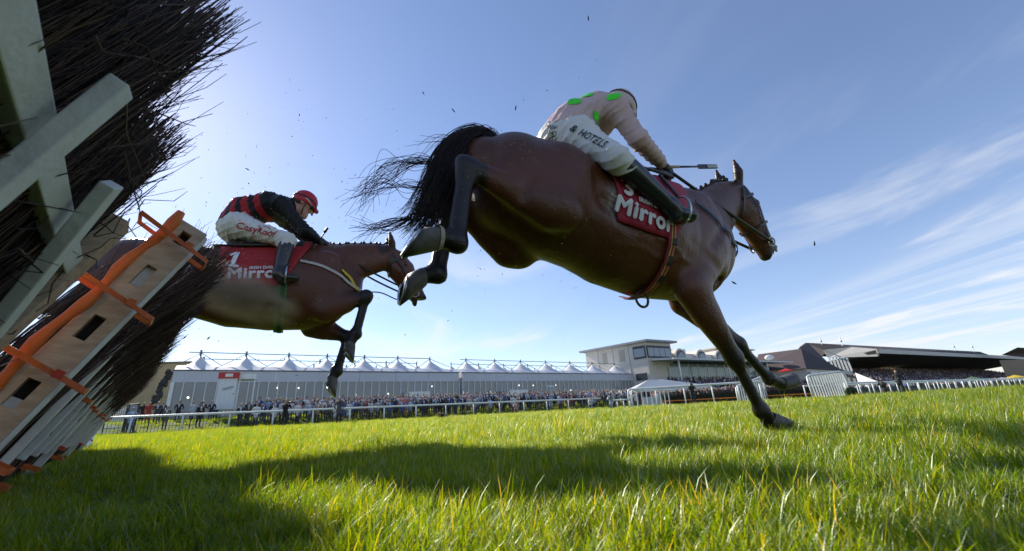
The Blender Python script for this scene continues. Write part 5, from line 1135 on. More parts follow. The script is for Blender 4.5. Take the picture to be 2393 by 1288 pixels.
    wing('white slatted wing left of the brush fence beside the guard rail', on_ground(polar(14.9, 38.0)), on_ground(polar(20.4, 46)), 1.5, 1.5, 10)
    wing('far white slatted wing seen between the forelegs of the big horse', on_ground(polar(30.2, 47)), on_ground(polar(27.2, 39)), 2.3, 1.3, 14)
    # low white gate rail by the kneeling photographer
    pts = [on_ground(polar(a, 36.5)) for a in (12.3, 13.0, 13.8, 14.6)]
    rail('guard_rail', 'short low white rail beside the kneeling photographer', pts, pts[::1], .75, r=.06)
    # white bent tube at the far end of the hurdle row
    mb = MB(); b0 = on_ground(at_range(190, 1046, 9.6)); mb.tube(spline([b0-V(.1, 0, .1), b0+V(.02, 0, .02), at_range(207, 1012, 9.8), at_range(221, 975, 10), at_range(234, 935, 10.2), at_range(240, 900, 10.4)], 5), .085, 10)
    o = mb.build('hurdle_wing_tube', white_paint, None, tuple(b0)); props(o, 'thick white bent tube standing at the far end of the hurdle row', 'rail')
    # brush fence
    t = thing('brush_fence', 'green brush steeplechase fence with orange boards behind the guard rail', 'fence', on_ground(polar(19.5, 46)))
    a, b = on_ground(polar(18.6, 45)), on_ground(polar(36.8, 50)); d = (b-a).normalized(); s = Vector((-d.y, d.x, 0)); grn = mat('fir_green', (.045, .075, .028), .9, (.02, .04, .015), 4, transl=.2); brn = mat('birch_brown', (.11, .07, .05), .9, (.05, .03, .025), 3)
    rg = np.random.default_rng(2); L = (b-a).length
    for nm, m_, n, z0, z1, w in (('fir_brush', grn, 9000, .05, 1.05, .45), ('birch_top', brn, 5000, .75, 1.25, .3)):
        q = rg.uniform(0, L, n); z = rg.uniform(z0, z1, n); dp = rg.uniform(-w, w, n); v = np.zeros((n, 3, 3)); base = np.array(a)[None]+np.outer(q, np.array(d))+np.outer(dp, np.array(s)); base[:, 2] += z
        e1 = rg.normal(0, .09, (n, 3)); e1[:, 2] = rg.uniform(.05, .2, n) if nm == 'birch_top' else rg.normal(0, .06, n); e2 = rg.normal(0, .05, (n, 3)); v[:, 0] = base; v[:, 1] = base+e1; v[:, 2] = base+e1*.4+e2
        me = np_mesh(nm, v.reshape(-1, 3)-np.array(t.location), np.arange(3*n).reshape(-1, 3), m_, False); o = link(nm, me, t); o['kind'] = 'stuff'
    core = MB(); core.bar(a+V(0, 0, .45), b+V(0, 0, .45), .5, .9); core.build('brush_core', mat('brush_core', (.02, .03, .015), .95, (.03, .022, .015), 5), t)
    org = mat('orange_board', (.75, .22, .03), .6)
    for z, h, off in ((.10, .16, -.85), (.48, .1, -.62)):
        m = MB(); m.bar(a-s*-off+V(0, 0, z), b-s*-off+V(0, 0, z), .04, h); m.build('take_off_board', org, t)
    # dark bush at the foot of the right wing
    bush('clipped_bush', 'small dark green bush at the foot of tall white wing', on_ground(polar(37.9, 40)), .35, .75)
def bush(name, label, g, r, h):
    rg = np.random.default_rng(4); n = 900; u = rg.normal(size=(n, 3)); u /= np.linalg.norm(u, axis=1)[:, None]; b = u*rg.uniform(.5, 1, (n, 1))*np.array([r, r, h/2])+np.array([0, 0, h/2])
    e = rg.normal(0, .06, (n, 2, 3)); v = np.stack([b, b+e[:, 0], b+e[:, 1]], 1).reshape(-1, 3)
    me = np_mesh(name, v, np.arange(3*n).reshape(-1, 3), mat('bush_leaf', (.03, .06, .02), .8, transl=.25), False); o = link(name, me); o.location = g; props(o, label, 'bush')

class Facade:
    """a vertical plane through k running along azimuth az: surveying helper that turns a photo pixel into (u, z)"""
    def __init__(s, k, az, z0=0.): s.k = Vector(k); s.d = Vector((math.sin(R(az)), math.cos(R(az)), 0)); s.n = Vector((s.d.y, -s.d.x, 0)); s.z0 = z0     # n points towards the camera
    def uz(s, px, py):
        d = ray(px, py); o = Vector((0, 0, CAM_H)); t = (s.k-o).dot(s.n)/d.dot(s.n); p = o+d*t; return (p-s.k).dot(s.d), p.z
    def P(s, u, z, out=0.): return s.k+s.d*u+s.n*out+Vector((0, 0, z))
    def box(s, mb, u0, u1, z0, z1, o0, o1, m=0):
        c = s.P((u0+u1)/2, (z0+z1)/2, (o0+o1)/2); mb.frame_box(c, s.d*((u1-u0)/2), s.n*((o1-o0)/2), Vector((0, 0, (z1-z0)/2)), m)
def glass_mat(name, tint, rough=.06, alpha=.75):
    if name in MATS: return MATS[name]
    m = bpy.data.materials.new(name); m.use_nodes = True; MATS[name] = m; nt = m.node_tree; b = nt.nodes['Principled BSDF']; N = nt.nodes.new; L = nt.links.new
    b.inputs['Base Color'].default_value = (*tint, 1); b.inputs['Roughness'].default_value = rough; b.inputs['Specular IOR Level'].default_value = .6
    tr = N('ShaderNodeBsdfTransparent'); tr.inputs[0].default_value = (.9, .93, .95, 1); ms = N('ShaderNodeMixShader'); ms.inputs[0].default_value = alpha; L(tr.outputs[0], ms.inputs[1]); L(b.outputs[0], ms.inputs[2]); L(ms.outputs[0], nt.nodes['Material Output'].inputs[0])
    return m
def build_marquee():
    k = Vector((math.sin(R(-34)), math.cos(R(-34)), 0))*60; F = Facade(k, 56); gzb = .6
    pvc = mat('white_pvc_roof', (.80, .82, .86), .5, (.72, .74, .8), 1.5, transl=.25); fas = mat('grey_fascia_panel', (.55, .56, .62), .55, (.51, .52, .58), .5); alu = mat('pale_aluminium', (.62, .64, .68), .4, metal=.2)
    gl = glass_mat('marquee_glass', (.36, .37, .37), .08, .62); wall = mat('marquee_inner_wall', (.42, .40, .36), .8)
    for (pk, x0, x1, label) in (([466, 578, 682, 775, 865, 945, 1022], 404, 1072, 'long white peaked marquee with glass front behind the crowd, left part'), ([1108, 1176, 1237, 1296, 1353, 1405, 1457], 1080, 1512, 'white peaked marquee continuing right towards the cream grandstand')):
        u0 = F.uz(x0, 880)[0]; u1 = F.uz(x1, 880)[0]; zt = 6.75; zb = 5.35; t = thing('marquee', label, 'marquee', F.P(u0, gzb)); dep = 18.
        us = [F.uz(x, 818 if x < 1100 else 825)[0] for x in pk]; n = len(us); edges = [u0]+[(us[i]+us[i+1])/2 for i in range(n-1)]+[u1]
        for i, u in enumerate(us):
            for row in range(3):
                mb = MB(); a, b = edges[i], edges[i+1]; o0, o1 = -6*row, -6*(row+1); oc = (o0+o1)/2; G = []
                for r_ in range(15):
                    line = []
                    for c_ in range(15):
                        fu, fo = c_/14*2-1, r_/14*2-1; rho = min(1, (abs(fu)**2.6+abs(fo)**2.6)**(1/2.6)); cone = (1-rho)**1.38; rdg = .36*(1-abs(fo)**2.2); z = zt+2.15*(.5*(cone+rdg)+.5*math.sqrt((cone-rdg)**2+.008))*(1-abs(fo)**8)
                        uu = u+fu*((b-u) if fu > 0 else (u-a)); line.append(F.P(uu, z, oc+fo*3))
                    G.append(line)
                mb.grid(G); mb.build('roof_peak', pvc, t)
                m = MB(); m.bar(F.P(u, zt+1.9, oc), F.P(u, zt+2.75, oc), .16, .16); m.build('mast', steel, t)
                for e in ((a, b) if row == 0 else ()):
                    m = MB(); m.tube([F.P(u, zt+2.4, oc), F.P(e, zt+.75, oc+(1.2 if row == 0 else 1))], .045, 6); m.build('stay', steel, t)
        for row in range(2):
            m = MB(); m.tube([F.P(us[0]-(1.2 if row == 0 else 0), zt+2.45, -3-6*row), F.P(us[-1], zt+2.45, -3-6*row)], .06, 6); m.build('ridge_tube', steel, t)
        # fascia panels, gutter, ends
        e2 = np.linspace(u0, u1, n+1)
        for a, b in zip(e2[:-1], e2[1:]):
            m = MB(); F.box(m, a+.02, b-.02, zb, zt-.12, -.15, .06); m.build('fascia_panel', fas, t)
        m = MB(); F.box(m, u0-.1, u1+.1, zt-.12, zt+.03, -.2, .14); m.build('gutter', mat('gutter_grey', (.13, .14, .17), .6), t)
        m = MB(); F.box(m, u0, u1, gzb, zt, -dep-.2, -dep); F.box(m, u0, u1, zb+.0, zb+.1, -dep, -.2); m.build('rear_wall', wall, t)
        for u_, s_ in ((u0, .0), (u1-.12, .0)):
            m = MB(); F.box(m, u_, u_+.12, gzb, zt, -dep, -.16); m.build('side_wall', pvc, t)
        m = MB(); F.box(m, u0, u1, gzb-.1, gzb+.06, -dep, 0); m.build('floor_deck', wall, t)
        nm = int(round((u1-u0)/1.05)); st = (u1-u0)/nm
        mm = MB(); F.box(mm, u0, u0+.11, gzb, zb, -.06, .09); mul = mm.build('mullion', alu, t); pm = MB(); F.box(pm, u0+.12, u0+st-.01, gzb+.1, zb, -.02, -.005); pane = pm.build('pane', gl, t)
        for i in range(1, nm+1):
            for src in ((mul, pane) if i < nm else (mul,)): c = src.copy(); COL.objects.link(c); c.parent = t; c.location = F.d*(st*i)
        lamp = mat('marquee_lamp', (1, .93, .75), .5, (1, .93, .75), emit=9.)
        rg = random.Random(3)
        for i in range(9 if x0 < 900 else 7):
            m = MB(); m.ball(F.P(u0+(i+.5)*(u1-u0)/9+rg.uniform(-1, 1), rg.choice([3.9, 4.9]), -3-rg.random()*2), .13, nu=8, nv=5); m.build('lamp', lamp, t)
        if x0 < 900:      # gathered dark drape down the left corner
            m = MB(); rg = random.Random(1)
            for i in range(26): f = i/26; m.ball(F.P(u0-.35-.9*f+rg.uniform(-.25, .25), 6.5-f*3.3, -.3), rg.uniform(.16, .32), (1, 1, 1.3), nu=7, nv=5)
            m.build('corner_drape', mat('dark_drape', (.06, .06, .06), .9, (.03, .03, .03), 3, bump=.6, bscale=5), t)
            m = MB(); F.box(m, u0-.05, u0+.3, gzb, zb, .08, .3); m.build('corner_post', white_paint, t)
    # porches on the front
    for px, w, h, label in ((968, 3.2, 3.3, 'small white porch canopy on marquee front above the crowd centre'), (1195, 3.4, 3.3, 'small white porch canopy on the right hand marquee')):
        u = F.uz(px, 905)[0]; t = thing('porch', label, 'porch', F.P(u, gzb, .3)); m = MB(); F.box(m, u-w/2, u+w/2, 2.95, 3.75, .2, 2.2); m.build('canopy', white_paint, t)
        m = MB(); F.box(m, u-w/2, u+w/2, 2.7, 2.95, .22, 2.15); m.build('soffit', fas, t)
        for s in (-1, 1): m = MB(); F.box(m, u+s*(w/2-.1)-.06, u+s*(w/2-.1)+.06, .9, 2.7, 2.0, 2.12); m.build('post', white_paint, t)
    u = F.uz(1285, 905)[0]; t = thing('glass_door', 'white framed double door in the right hand marquee front', 'door', F.P(u, gzb, .1)); m = MB()
    for a in (-.75, 0, .75): F.box(m, u+a-.06, u+a+.06, gzb, 4.3, .1, .2)
    F.box(m, u-.75, u+.75, 4.3, 4.5, .1, .2); m.build('door_frame', white_paint, t); m = MB(); F.box(m, u-.68, u+.68, gzb+.1, 4.28, .12, .14); m.build('pane', gl, t)
    # bright windows at right end
    t = thing('window_row', 'row of bright lit panes near right end of the marquee', 'window', F.P(F.uz(1350, 905)[0], 2)); lit = mat('bright_opening', (.75, .78, .8), .5, emit=.35)
    for i, x in enumerate((1345, 1358, 1371, 1384, 1412, 1424, 1436, 1448, 1458)):
        a, z1 = F.uz(x, 902-(i > 3)*5); b = F.uz(x+10, 902)[0]; m = MB(); F.box(m, a, b, 1.6, 3.1+(i > 3)*.3, .1, .13); m.build('pane', lit, t)
    # red and white booth by the crowd
    u = F.uz(526, 950)[0]; B = Facade(along(46.5, 0)+NQ*0, 61); bu, bz = B.uz(495, 985); bu1 = B.uz(560, 960)[0]; g = B.P(bu, 0); zz = gz(g.x, g.y)
    t = thing('ticket_booth', 'white booth with red header board among spectators at left', 'booth', B.P(bu, zz)); w = bu1-bu
    m = MB(); B.box(m, bu, bu+w*.72, zz, zz+2.75, -2.0, 0); m.build('wall', mat('booth_white', (.75, .76, .78), .5), t)
    m = MB(); B.box(m, bu-.1, bu+w*.78, zz+2.75, zz+3.3, -2.1, .12); hd = m.build('header_board', mat('booth_red', (.55, .03, .03), .5), t)
    m = MB(); B.box(m, bu+w*.22, bu+w*.52, zz+2.88, zz+3.16, .12, .14); m.build('header_sign', white_paint, t)
    m = MB(); B.box(m, bu+w*.76, bu+w*1.45, zz+2.7, zz+3.2, -2.1, -.2); m.build('side_canopy', white_paint, t)
    for dx in (.8, 1.42): m = MB(); B.box(m, bu+w*dx-.05, bu+w*dx+.05, zz, zz+2.7, -.4, -.3); m.build('post', white_paint, t)
    m = MB()      # the script squiggle on the side of the booth
    def curl(): 
        p = [B.P(bu+w*(.2+.4*i/24), zz+1.75+.25*i/24+.12*math.sin(i*1.3), .02) for i in range(25)]; return p
    m.tube(curl(), .018, 5); m.build('script_mark', mat('script_grey', (.25, .26, .3), .6), t)
def build_left_yard():
    # tan warehouse
    a = at_range(180, 950, 80); b = at_range(402, 950, 74); z1 = at_range(320, 852, 77).z; t = thing('warehouse', 'plain tan clad warehouse behind the hurdle end at far left', 'building', (a.x, a.y, 0)); d = (Vector((b.x, b.y, 0))-Vector((a.x, a.y, 0))); n = Vector((-d.y, d.x, 0)).normalized()
    tan = mat('tan_cladding', (.52, .38, .21), .7, (.48, .35, .19), .6); a0 = Vector((a.x, a.y, .3))-d*.5; L = d.length*1.6; dn = d.normalized()
    k = 14
    for i in range(k):
        for j in range(4):
            m = MB(); z0, z2 = .3+(z1-.3)*j/4, .3+(z1-.3)*(j+1)/4-.03; p = a0+dn*(L*i/k+.01); q = a0+dn*(L*(i+1)/k-.01)
            m.frame_box((p+q)/2+V(0, 0, (z0+z2)/2-.3)+n*.05, (q-p)/2, n*.05, V(0, 0, (z2-z0)/2)); m.build('cladding_panel', tan, t)
    m = MB(); m.frame_box(a0+dn*L/2+n*7+V(0, 0, z1/2-.15), dn*L/2, n*6.85, V(0, 0, z1/2-.15)); m.build('wall', tan, t)
    m = MB(); m.frame_box(a0+dn*L/2+n*7+V(0, 0, z1-.2), dn*(L/2+.15), n*7.1, V(0, 0, .12)); m.build('roof_edge', mat('roof_edge_brown', (.22, .16, .10), .6), t)
    # white picket fence
    p0, p1 = on_ground(polar(azel(205, 1010)[0], 42.5)), on_ground(polar(azel(281, 1005)[0], 42.5)); t = thing('picket_fence', 'white picket fence beside grey gate at left end of the bank', 'fence', p0); n = 15
    for i in range(n+1):
        p = p0.lerp(p1, i/n); m = MB(); m.bar(p, p+V(0, 0, 1.85), .16, .04, up=(p1-p0)); m.build('picket', white_paint, t)
    for z in (.35, 1.0, 1.6): m = MB(); m.bar(p0+V(0, .06, z), p1+V(0, .06, z), .05, .1); m.build('fence_rail', white_paint, t)
    p2 = on_ground(polar(azel(312, 1000)[0], 43)); t = thing('yard_gate', 'dark framed grey gate right of the white picket fence', 'gate', p1); dk = mat('gate_dark', (.05, .05, .06), .6); gr = mat('gate_grey', (.33, .34, .38), .6)
    for p in (p1+V(.12, .1, 0), p2): m = MB(); m.bar(p, p+V(0, 0, 1.95), .12, .12); m.build('post', dk, t)
    m = MB(); m.bar(p1+V(.15, .12, 1.1), p2+V(0, .02, 1.1), .05, 1.5); m.build('panel', gr, t); m = MB(); m.bar(p1+V(.12, .1, 1.92), p2+V(0, 0, 1.92), .1, .08); m.build('top_bar', dk, t)
def build_left_stand():
    K = Vector((27.2, 85.8, 0)); F = Facade(K, 58); S = Facade(K, 148-180); S.n = Vector((-F.d.x, -F.d.y, 0))   # front, and side face running back
    S.d = Vector((math.sin(R(-42)), math.cos(R(-42)), 0)); S.n = Vector((-S.d.y, S.d.x, 0))
    cream = mat('cream_render', (.62, .58, .52), .8, (.56, .52, .47), .4); beige = mat('beige_shutter', (.45, .41, .34), .8); roofm = mat('grey_roof_sheet', (.30, .31, .33), .6); frame = mat('navy_window_frame', (.03, .04, .06), .5)
    gl = glass_mat('stand_glass', (.32, .36, .40), .05, .8); gl2 = glass_mat('stand_glass_green', (.30, .38, .38), .05, .75)
    t = thing('cream_grandstand', 'cream rendered grandstand block with corner window box and glazed terrace', 'building', K)
    zt = 12.9; su = 16.; fu = F.uz(1565, 800)[0]
    m = MB(); p = [K, K+F.d*fu, K+F.d*fu+S.d*su, K+S.d*su]; v = [q+V(0, 0, 0) for q in p]+[q+V(0, 0, zt) for q in p]; m.add(v, [(0, 1, 5, 4), (1, 2, 6, 5), (2, 3, 7, 6), (3, 0, 4, 7), (4, 5, 6, 7)]); m.build('wall', cream, t)
    m = MB(); q = [x+V(0, 0, zt) for x in (K-F.d*.9-S.d*1.1, K+F.d*(fu+.9)-S.d*1.1, K+F.d*(fu+.9)+S.d*(su+1), K-F.d*.9+S.d*(su+1))]; m.add(q+[x+V(0, 0, .42) for x in q], [(3, 2, 1, 0), (4, 5, 6, 7), (0, 1, 5, 4), (1, 2, 6, 5), (2, 3, 7, 6), (3, 0, 4, 7)]); m.build('roof', roofm, t)
    # side wall: panel seams and shutters
    for u in (4.2, 8.3, 12.4): m = MB(); S.box(m, u-.06, u+.06, 5, zt-.1, 0, .05); m.build('seam', mat('seam_grey', (.35, .34, .33), .8), t)
    for u, w in ((6.0, 1.4), (10.6, 1.2)): m = MB(); S.box(m, u-w/2, u+w/2, 9.5, 12.0, .01, .06); m.build('shutter', beige, t)
    # corner window box
    for (Fa, a, b, nn, nm) in ((F, .15, fu-.5, 4, 'window'), (S, .15, 3.0, 1, 'window')):
        w = MB(); Fa.box(w, a, b, 9.6, 12.2, .05, .22); win = w.build(nm, frame, t)
        for i in range(nn):
            s = (b-a-.2)/nn; m = MB(); Fa.box(m, a+.1+s*i+.08, a+.1+s*(i+1)-.08, 9.95, 11.7, .225, .25); pn = m.build('pane', gl, None); pn.parent = win; pn.location = K
            pn.location = (0, 0, 0)
            for v_ in pn.data.vertices: v_.co -= K
    for (a, b, z0, z1) in ((.6, 3.2, 5.2, 6.6),): m = MB(); S.box(m, a, b, z0, z1, .02, .1); m.build('window', frame, t)
    # lower front wing: long roof, glazed wall
    ue = F.uz(1800, 860)[0]; m = MB(); c = [F.P(.8, 8.9, 5.8), F.P(ue, 8.9, 5.8), F.P(ue, 9.6, -3), F.P(.8, 9.6, -3)]; m.add(c+[x-V(0, 0, .35) for x in c], [(0, 1, 2, 3), (7, 6, 5, 4), (0, 4, 5, 1), (1, 5, 6, 2), (2, 6, 7, 3), (3, 7, 4, 0)]); m.build('canopy', mat('pale_canopy', (.55, .57, .6), .5), t)
    m = MB(); F.box(m, .5, ue-1, 0, 9.3, -8, -.4); m.build('lower_wall', mat('dark_interior', (.10, .12, .13), .7), t)
    n = 12
    for i in range(n):
        a = 6+(ue-7)*i/n; b = 6+(ue-7)*(i+1)/n; m = MB(); F.box(m, a+.08, b-.08, 5.0, 8.5, .2, .25); m.build('pane', gl2, t); m = MB(); F.box(m, a-.08, a+.08, 4.6, 8.6, .15, .35); m.build('mullion', white_paint, t)
    for u in (3.2, 20, 36): m = MB(); m.tube([F.P(u, 3.5, 5), F.P(u, 8.7, 5)], .16, 8); m.build('column', white_paint, t)
    # dormers with arched windows, far block
    for x in (1592, 1640, 1683, 1725):
        u, z = F.uz(x, 826); w = 1.75; base = 9.3; m = MB(); pr = [F.P(u-w, base, -.2), F.P(u+w, base, -.2), F.P(u+w, base+1.6, -.2), F.P(u+w*.6, base+2.4, -.2), F.P(u, base+2.7, -.2), F.P(u-w*.6, base+2.4, -.2), F.P(u-w, base+1.6, -.2)]
        m.add(pr+[q-F.n*4 for q in pr], [tuple(range(7))]+[(i, i+7, (i+1) % 7+7, (i+1) % 7) for i in range(7)]); dm = m.build('dormer', cream, t)
        m = MB(); w2 = 1.35; pr = [F.P(u-w2, base+.3, 0), F.P(u+w2, base+.3, 0), F.P(u+w2, base+1.3, 0), F.P(u+w2*.6, base+2.0, 0), F.P(u, base+2.25, 0), F.P(u-w2*.6, base+2.0, 0), F.P(u-w2, base+1.3, 0)]; m.add([q-K for q in pr], [tuple(range(7))]); link('window', m.mesh('window', frame), dm)
        for i in range(4):
            m = MB(); a = u-w2+.12+i*(2*w2-.12)/4; F.box(m, a, a+(2*w2-.12)/4-.12, base+.45, base+(1.35 if i in (0, 3) else 1.75), .02, .04); me = m.mesh('pane', gl, tuple(K)); link('pane', me, dm)
    m = MB(); F.box(m, fu+.3, ue-3, 9.3, 11.0, -6, -1.2); m.build('upper_wall', cream, t)
    m = MB(); u2 = F.uz(1648, 812)[0]; u3 = F.uz(1768, 812)[0]; F.box(m, u2+6, u3, 9.3, 12.6, -5, -1.5); F.box(m, u2+5.6, u3+.5, 12.6, 12.9, -5.5, -.8); m.build('far_block', cream, t)
    for i in range(5): m = MB(); a = u3-6+i*1.2; F.box(m, a, a+1.1, 10.1, 12.3, -1.48, -1.4); m.build('pane', gl, t)
    for u in (fu+2, fu+7): m = MB(); F.box(m, u, u+1, 11, 12.2, -3, -2.2); m.build('chimney', cream, t)
    # terrace and its crowd
    ts = thing('terrace_steps', 'stepped viewing terrace in front of the cream grandstand', 'terrace', F.P(4, 0, 6)); conc = mat('pale_concrete', (.45, .44, .42), .85)
    items = []; rg = random.Random(8)
    for i in range(7):
        o = 12-i*1.6; z = 1.4+i*.42; m = MB(); F.box(m, 2.5+i*.1, ue+6, .2, z, o-1.6, o-.005*i); m.build('step', conc, ts)
        u = 3.2+max(0, 4-i)*1.1
        while u < ue+5:
            items.append((F.P(u, z, o-.6+rg.uniform(-.3, .3)), rg.choices(COATS, CW)[0][1])); u += rg.uniform(.5, .95)
    crowd_mass('terrace_crowd', items, 'crowd packed on the terrace of the cream grandstand', 'crowd')
    m = MB(); F.box(m, 1.9, 2.4, .3, 1.7, 1, 12.4); m.build('side_parapet', conc, ts)
    m = MB(); F.box(m, 2.5, ue+6, .3, 1.9, 12.42, 12.6); m.build('front_wall', mat('white_wall', (.7, .7, .7), .7), ts)
    # white tent before it
    a = at_range(1560, 893, 62); g = on_ground(a); t = thing('pointed_tent', 'white pointed tent in front of the grandstand terrace', 'tent', g); m = MB(); z0, zr = at_range(1560, 905, 62).z-g.z, at_range(1560, 884, 62).z-g.z
    w = 6.2; pts = [g+V(-w*.8, -1, z0), g+V(w, 1, z0), g+V(w*.9, 5, z0), g+V(-w*.8, 4, z0)]; ap = [g+V(-2.2, 1.2, zr), g+V(-.2, 1.6, zr)]
    m.add(pts+ap, [(0, 1, 5, 4), (1, 2, 5), (2, 3, 4, 5), (3, 0, 4)]); m.build('roof', mat('tent_white', (.8, .81, .83), .6, transl=.3), t)
    for p in pts: m = MB(); m.bar((p.x, p.y, gz(p.x, p.y)), p, .1, .1); m.build('pole', white_paint, t)
    for p, q in zip(pts, pts[1:]+pts[:1]): m = MB(); m.add([p, q, q-V(0, 0, .5), p-V(0, 0, .5)], [(0, 1, 2, 3)]); m.build('valance', mat('tent_white', (0, 0, 0)), t)
def build_far_stands():
    rb = mat('brown_purple_tiles', (.105, .075, .075), .85, (.085, .06, .06), 2); rb2 = mat('dark_roof_tiles', (.05, .042, .045), .85, (.04, .034, .036), 2); cream = mat('cream_render', (0, 0, 0)); gl = glass_mat('stand_glass', (.32, .36, .40))
    # brown hipped pavilion
    A = lambda px, py, r=135: at_range(px, py, r)
    e0, e1, e2 = A(1760, 868, 128), A(1884, 861, 128), A(1975, 868, 150); r0, r1 = A(1772, 828, 140), A(1872, 815, 140); t = thing('hipped_pavilion', 'brown tiled hipped roof pavilion between the two grandstands', 'building', (e0.x, e0.y, 0))
    m = MB(); m.add([e0, e1, r1, r0], [(0, 1, 2, 3)]); m.build('roof', rb, t); m = MB(); m.add([e1, e2, r1], [(0, 1, 2)]); m.build('hip_roof', rb2, t)
    m = MB(); b1 = A(1884, 890, 129); b0 = A(1760, 893, 129); up = Vector((0, 0, 0)); dn = lambda p, z: Vector((p.x, p.y, z))
    m.add([dn(e0, 0)*1.01, dn(e1, 0)*1.01, dn(e1, e1.z)*1.01, dn(e0, e0.z)*1.01, dn(e2, 0), dn(e2, e2.z)], [(0, 1, 2, 3), (1, 4, 5, 2)]); m.build('wall', cream, t)
    for i in range(4):
        a, b = e1.lerp(e2, .08+i*.2), e1.lerp(e2, .25+i*.2); m = MB(); m.add([dn(a, a.z-3.4)*.995, dn(b, b.z-3.4)*.995, dn(b, b.z-.6)*.995, dn(a, a.z-.6)*.995], [(0, 1, 2, 3)]); m.build('pane', gl, t)
    m = MB(); p = A(1798, 836, 130); m.ball(p, .9, (1.4, 1, .8)); m.build('roof_dish', white_paint, t)
    # big grandstand
    A0 = at_range(2047, 818, 200); K = Vector((A0.x, A0.y, 0)); F = Facade(K, 61); zr = A0.z; ue = 210.; t = thing('big_grandstand', 'large grandstand with long pale roof over packed seating at right', 'building', K)
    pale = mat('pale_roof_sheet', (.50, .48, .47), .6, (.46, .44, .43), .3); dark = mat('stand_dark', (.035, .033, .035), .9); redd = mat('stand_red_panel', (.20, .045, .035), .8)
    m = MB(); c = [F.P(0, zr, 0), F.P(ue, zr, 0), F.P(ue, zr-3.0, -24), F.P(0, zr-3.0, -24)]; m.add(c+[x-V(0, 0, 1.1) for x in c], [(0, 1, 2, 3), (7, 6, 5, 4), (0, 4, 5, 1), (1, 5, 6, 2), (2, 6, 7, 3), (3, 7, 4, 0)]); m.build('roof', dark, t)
    m = MB(); F.box(m, -.2, ue, zr-1.2, zr+.35, .01, .35); m.build('roof_edge', pale, t)
    # triangular gable end of the roof, seen from the side
    g = [at_range(1922, 818, 205), at_range(1935, 836, 205), at_range(2050, 833, 200.2), at_range(2052, 816, 200.2), at_range(1990, 811, 203)]; m = MB(); m.add(g+[q+F.d*1.2 for q in g], [(0, 1, 2, 3, 4)]+[(i, i+5, (i+1) % 5+5, (i+1) % 5) for i in range(5)]); m.build('gable_end', pale, t)
    q = [at_range(1882, 801, 215), at_range(1925, 803, 217), at_range(2290, 822, 330), at_range(2310, 829, 330), at_range(2050, 817, 212), at_range(1935, 822, 208)]; m = MB(); m.add(q+[x-V(0, 0, 1.5)+F.n*-3 for x in q], [tuple(range(6))[::-1], tuple(range(6, 12))]+[(i, (i+1) % 6, (i+1) % 6+6, i+6) for i in range(6)]); m.build('upper_roof', rb2, t)
    q = [at_range(1865, 815, 190), at_range(1888, 801, 208), at_range(1950, 862, 190), at_range(1935, 870, 188)]; m = MB(); m.add(q, [(0, 1, 2, 3)]); m.build('side_roof', rb, t)
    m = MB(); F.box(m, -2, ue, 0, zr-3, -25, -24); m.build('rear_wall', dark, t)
    m = MB()
    for i in range(16): a = 22+i*11; F.box(m, a, a+rg_w(i), zr-7.2, zr-5.6, -23.9, -23.6)
    m.build('red_panels', redd, t)
    for i in range(5): m = MB(); F.box(m, 58+i*3.4, 60.6+i*3.4, zr-5.0, zr-4.5, -22, -21.8); m.build('strip_light', mat('strip_light', (1, .85, .5), .5, (1, .85, .5), emit=4.), t)
    # screens at its left end
    for i in range(6):
        a = at_range(1938+i*8, 836, 200+i*.5); b = at_range(1950+i*8.2, 868, 200+i*.5); m = MB(); m.bar(a, b, .7, .1, up=F.d); m.build('screen_slat', mat('screen_pale', (.55, .57, .6), .5), t)
    a, b = at_range(1870, 838, 170), at_range(1992, 874, 170); m = MB(); m.bar(a, b, .6, 1.0); m.build('stair_balustrade', mat('screen_pale', (0, 0, 0)), t)
    a, b = at_range(1998, 871, 165), at_range(2052, 892, 160); m = MB(); m.add([a, b, b-V(0, 0, .1), a-V(0, 0, 4.8)], [(0, 1, 2, 3)]); m.build('white_ramp_wall', mat('white_wall', (0, 0, 0)), t)
    for px, r in ((1921, 214), (1968, 214), (2232, 300), (2275, 310)):
        m = MB(); p = at_range(px, 806 if px < 2000 else 818, r); m.bar(p-V(0, 0, 1), p+V(0, 0, 3.4), .22, .22); m.ball(p+V(0, 0, 1.6), .5, nu=6, nv=4); m.build('antenna', white_paint, t)
    # seating deck and crowd
    items = []; rg = random.Random(21); st = MB(); nrow = 24
    for i in range(nrow):
        o = 9-i*1.55; z = .8+i*.46
        F.box(st, 1-.3*i, ue, .0, z, o-1.55, o-.004*i); u = 1-.2*i
        while u < 190: items.append((F.P(u, z, o-.7+rg.uniform(-.3, .3)), rg.choices(COATS, [6, 6, 5, 5, 6, 7, 8, 5, 3, 5, 3, 2, 3, 6])[0][1])); u += rg.uniform(.6, 1.05)*(1.+u*.004)
    st.build('seating_deck', mat('stand_concrete', (.32, .31, .30), .9), t)
    crowd_mass('grandstand_crowd', items, 'dense shaded crowd filling the big grandstand', 'crowd')
    items = []
    for i in range(900): a = rg.uniform(36.5, 52); r = rg.uniform(100, 150) if a < 44 else rg.uniform(130, 190); items.append((polar(a, r, .15), rg.choices(COATS, CW)[0][1]))
    crowd_mass('lawn_crowd', items, 'crowd on the lawn below the big grandstand', 'crowd')
    items = []
    for i in range(260): a = rg.uniform(17.6, 33); r = rg.uniform(54, 60); items.append((on_ground(polar(a, r)), rg.choices(COATS, CW)[0][1]))
    crowd_mass('fence_crowd', items, 'crowd standing behind the green brush fence', 'crowd')
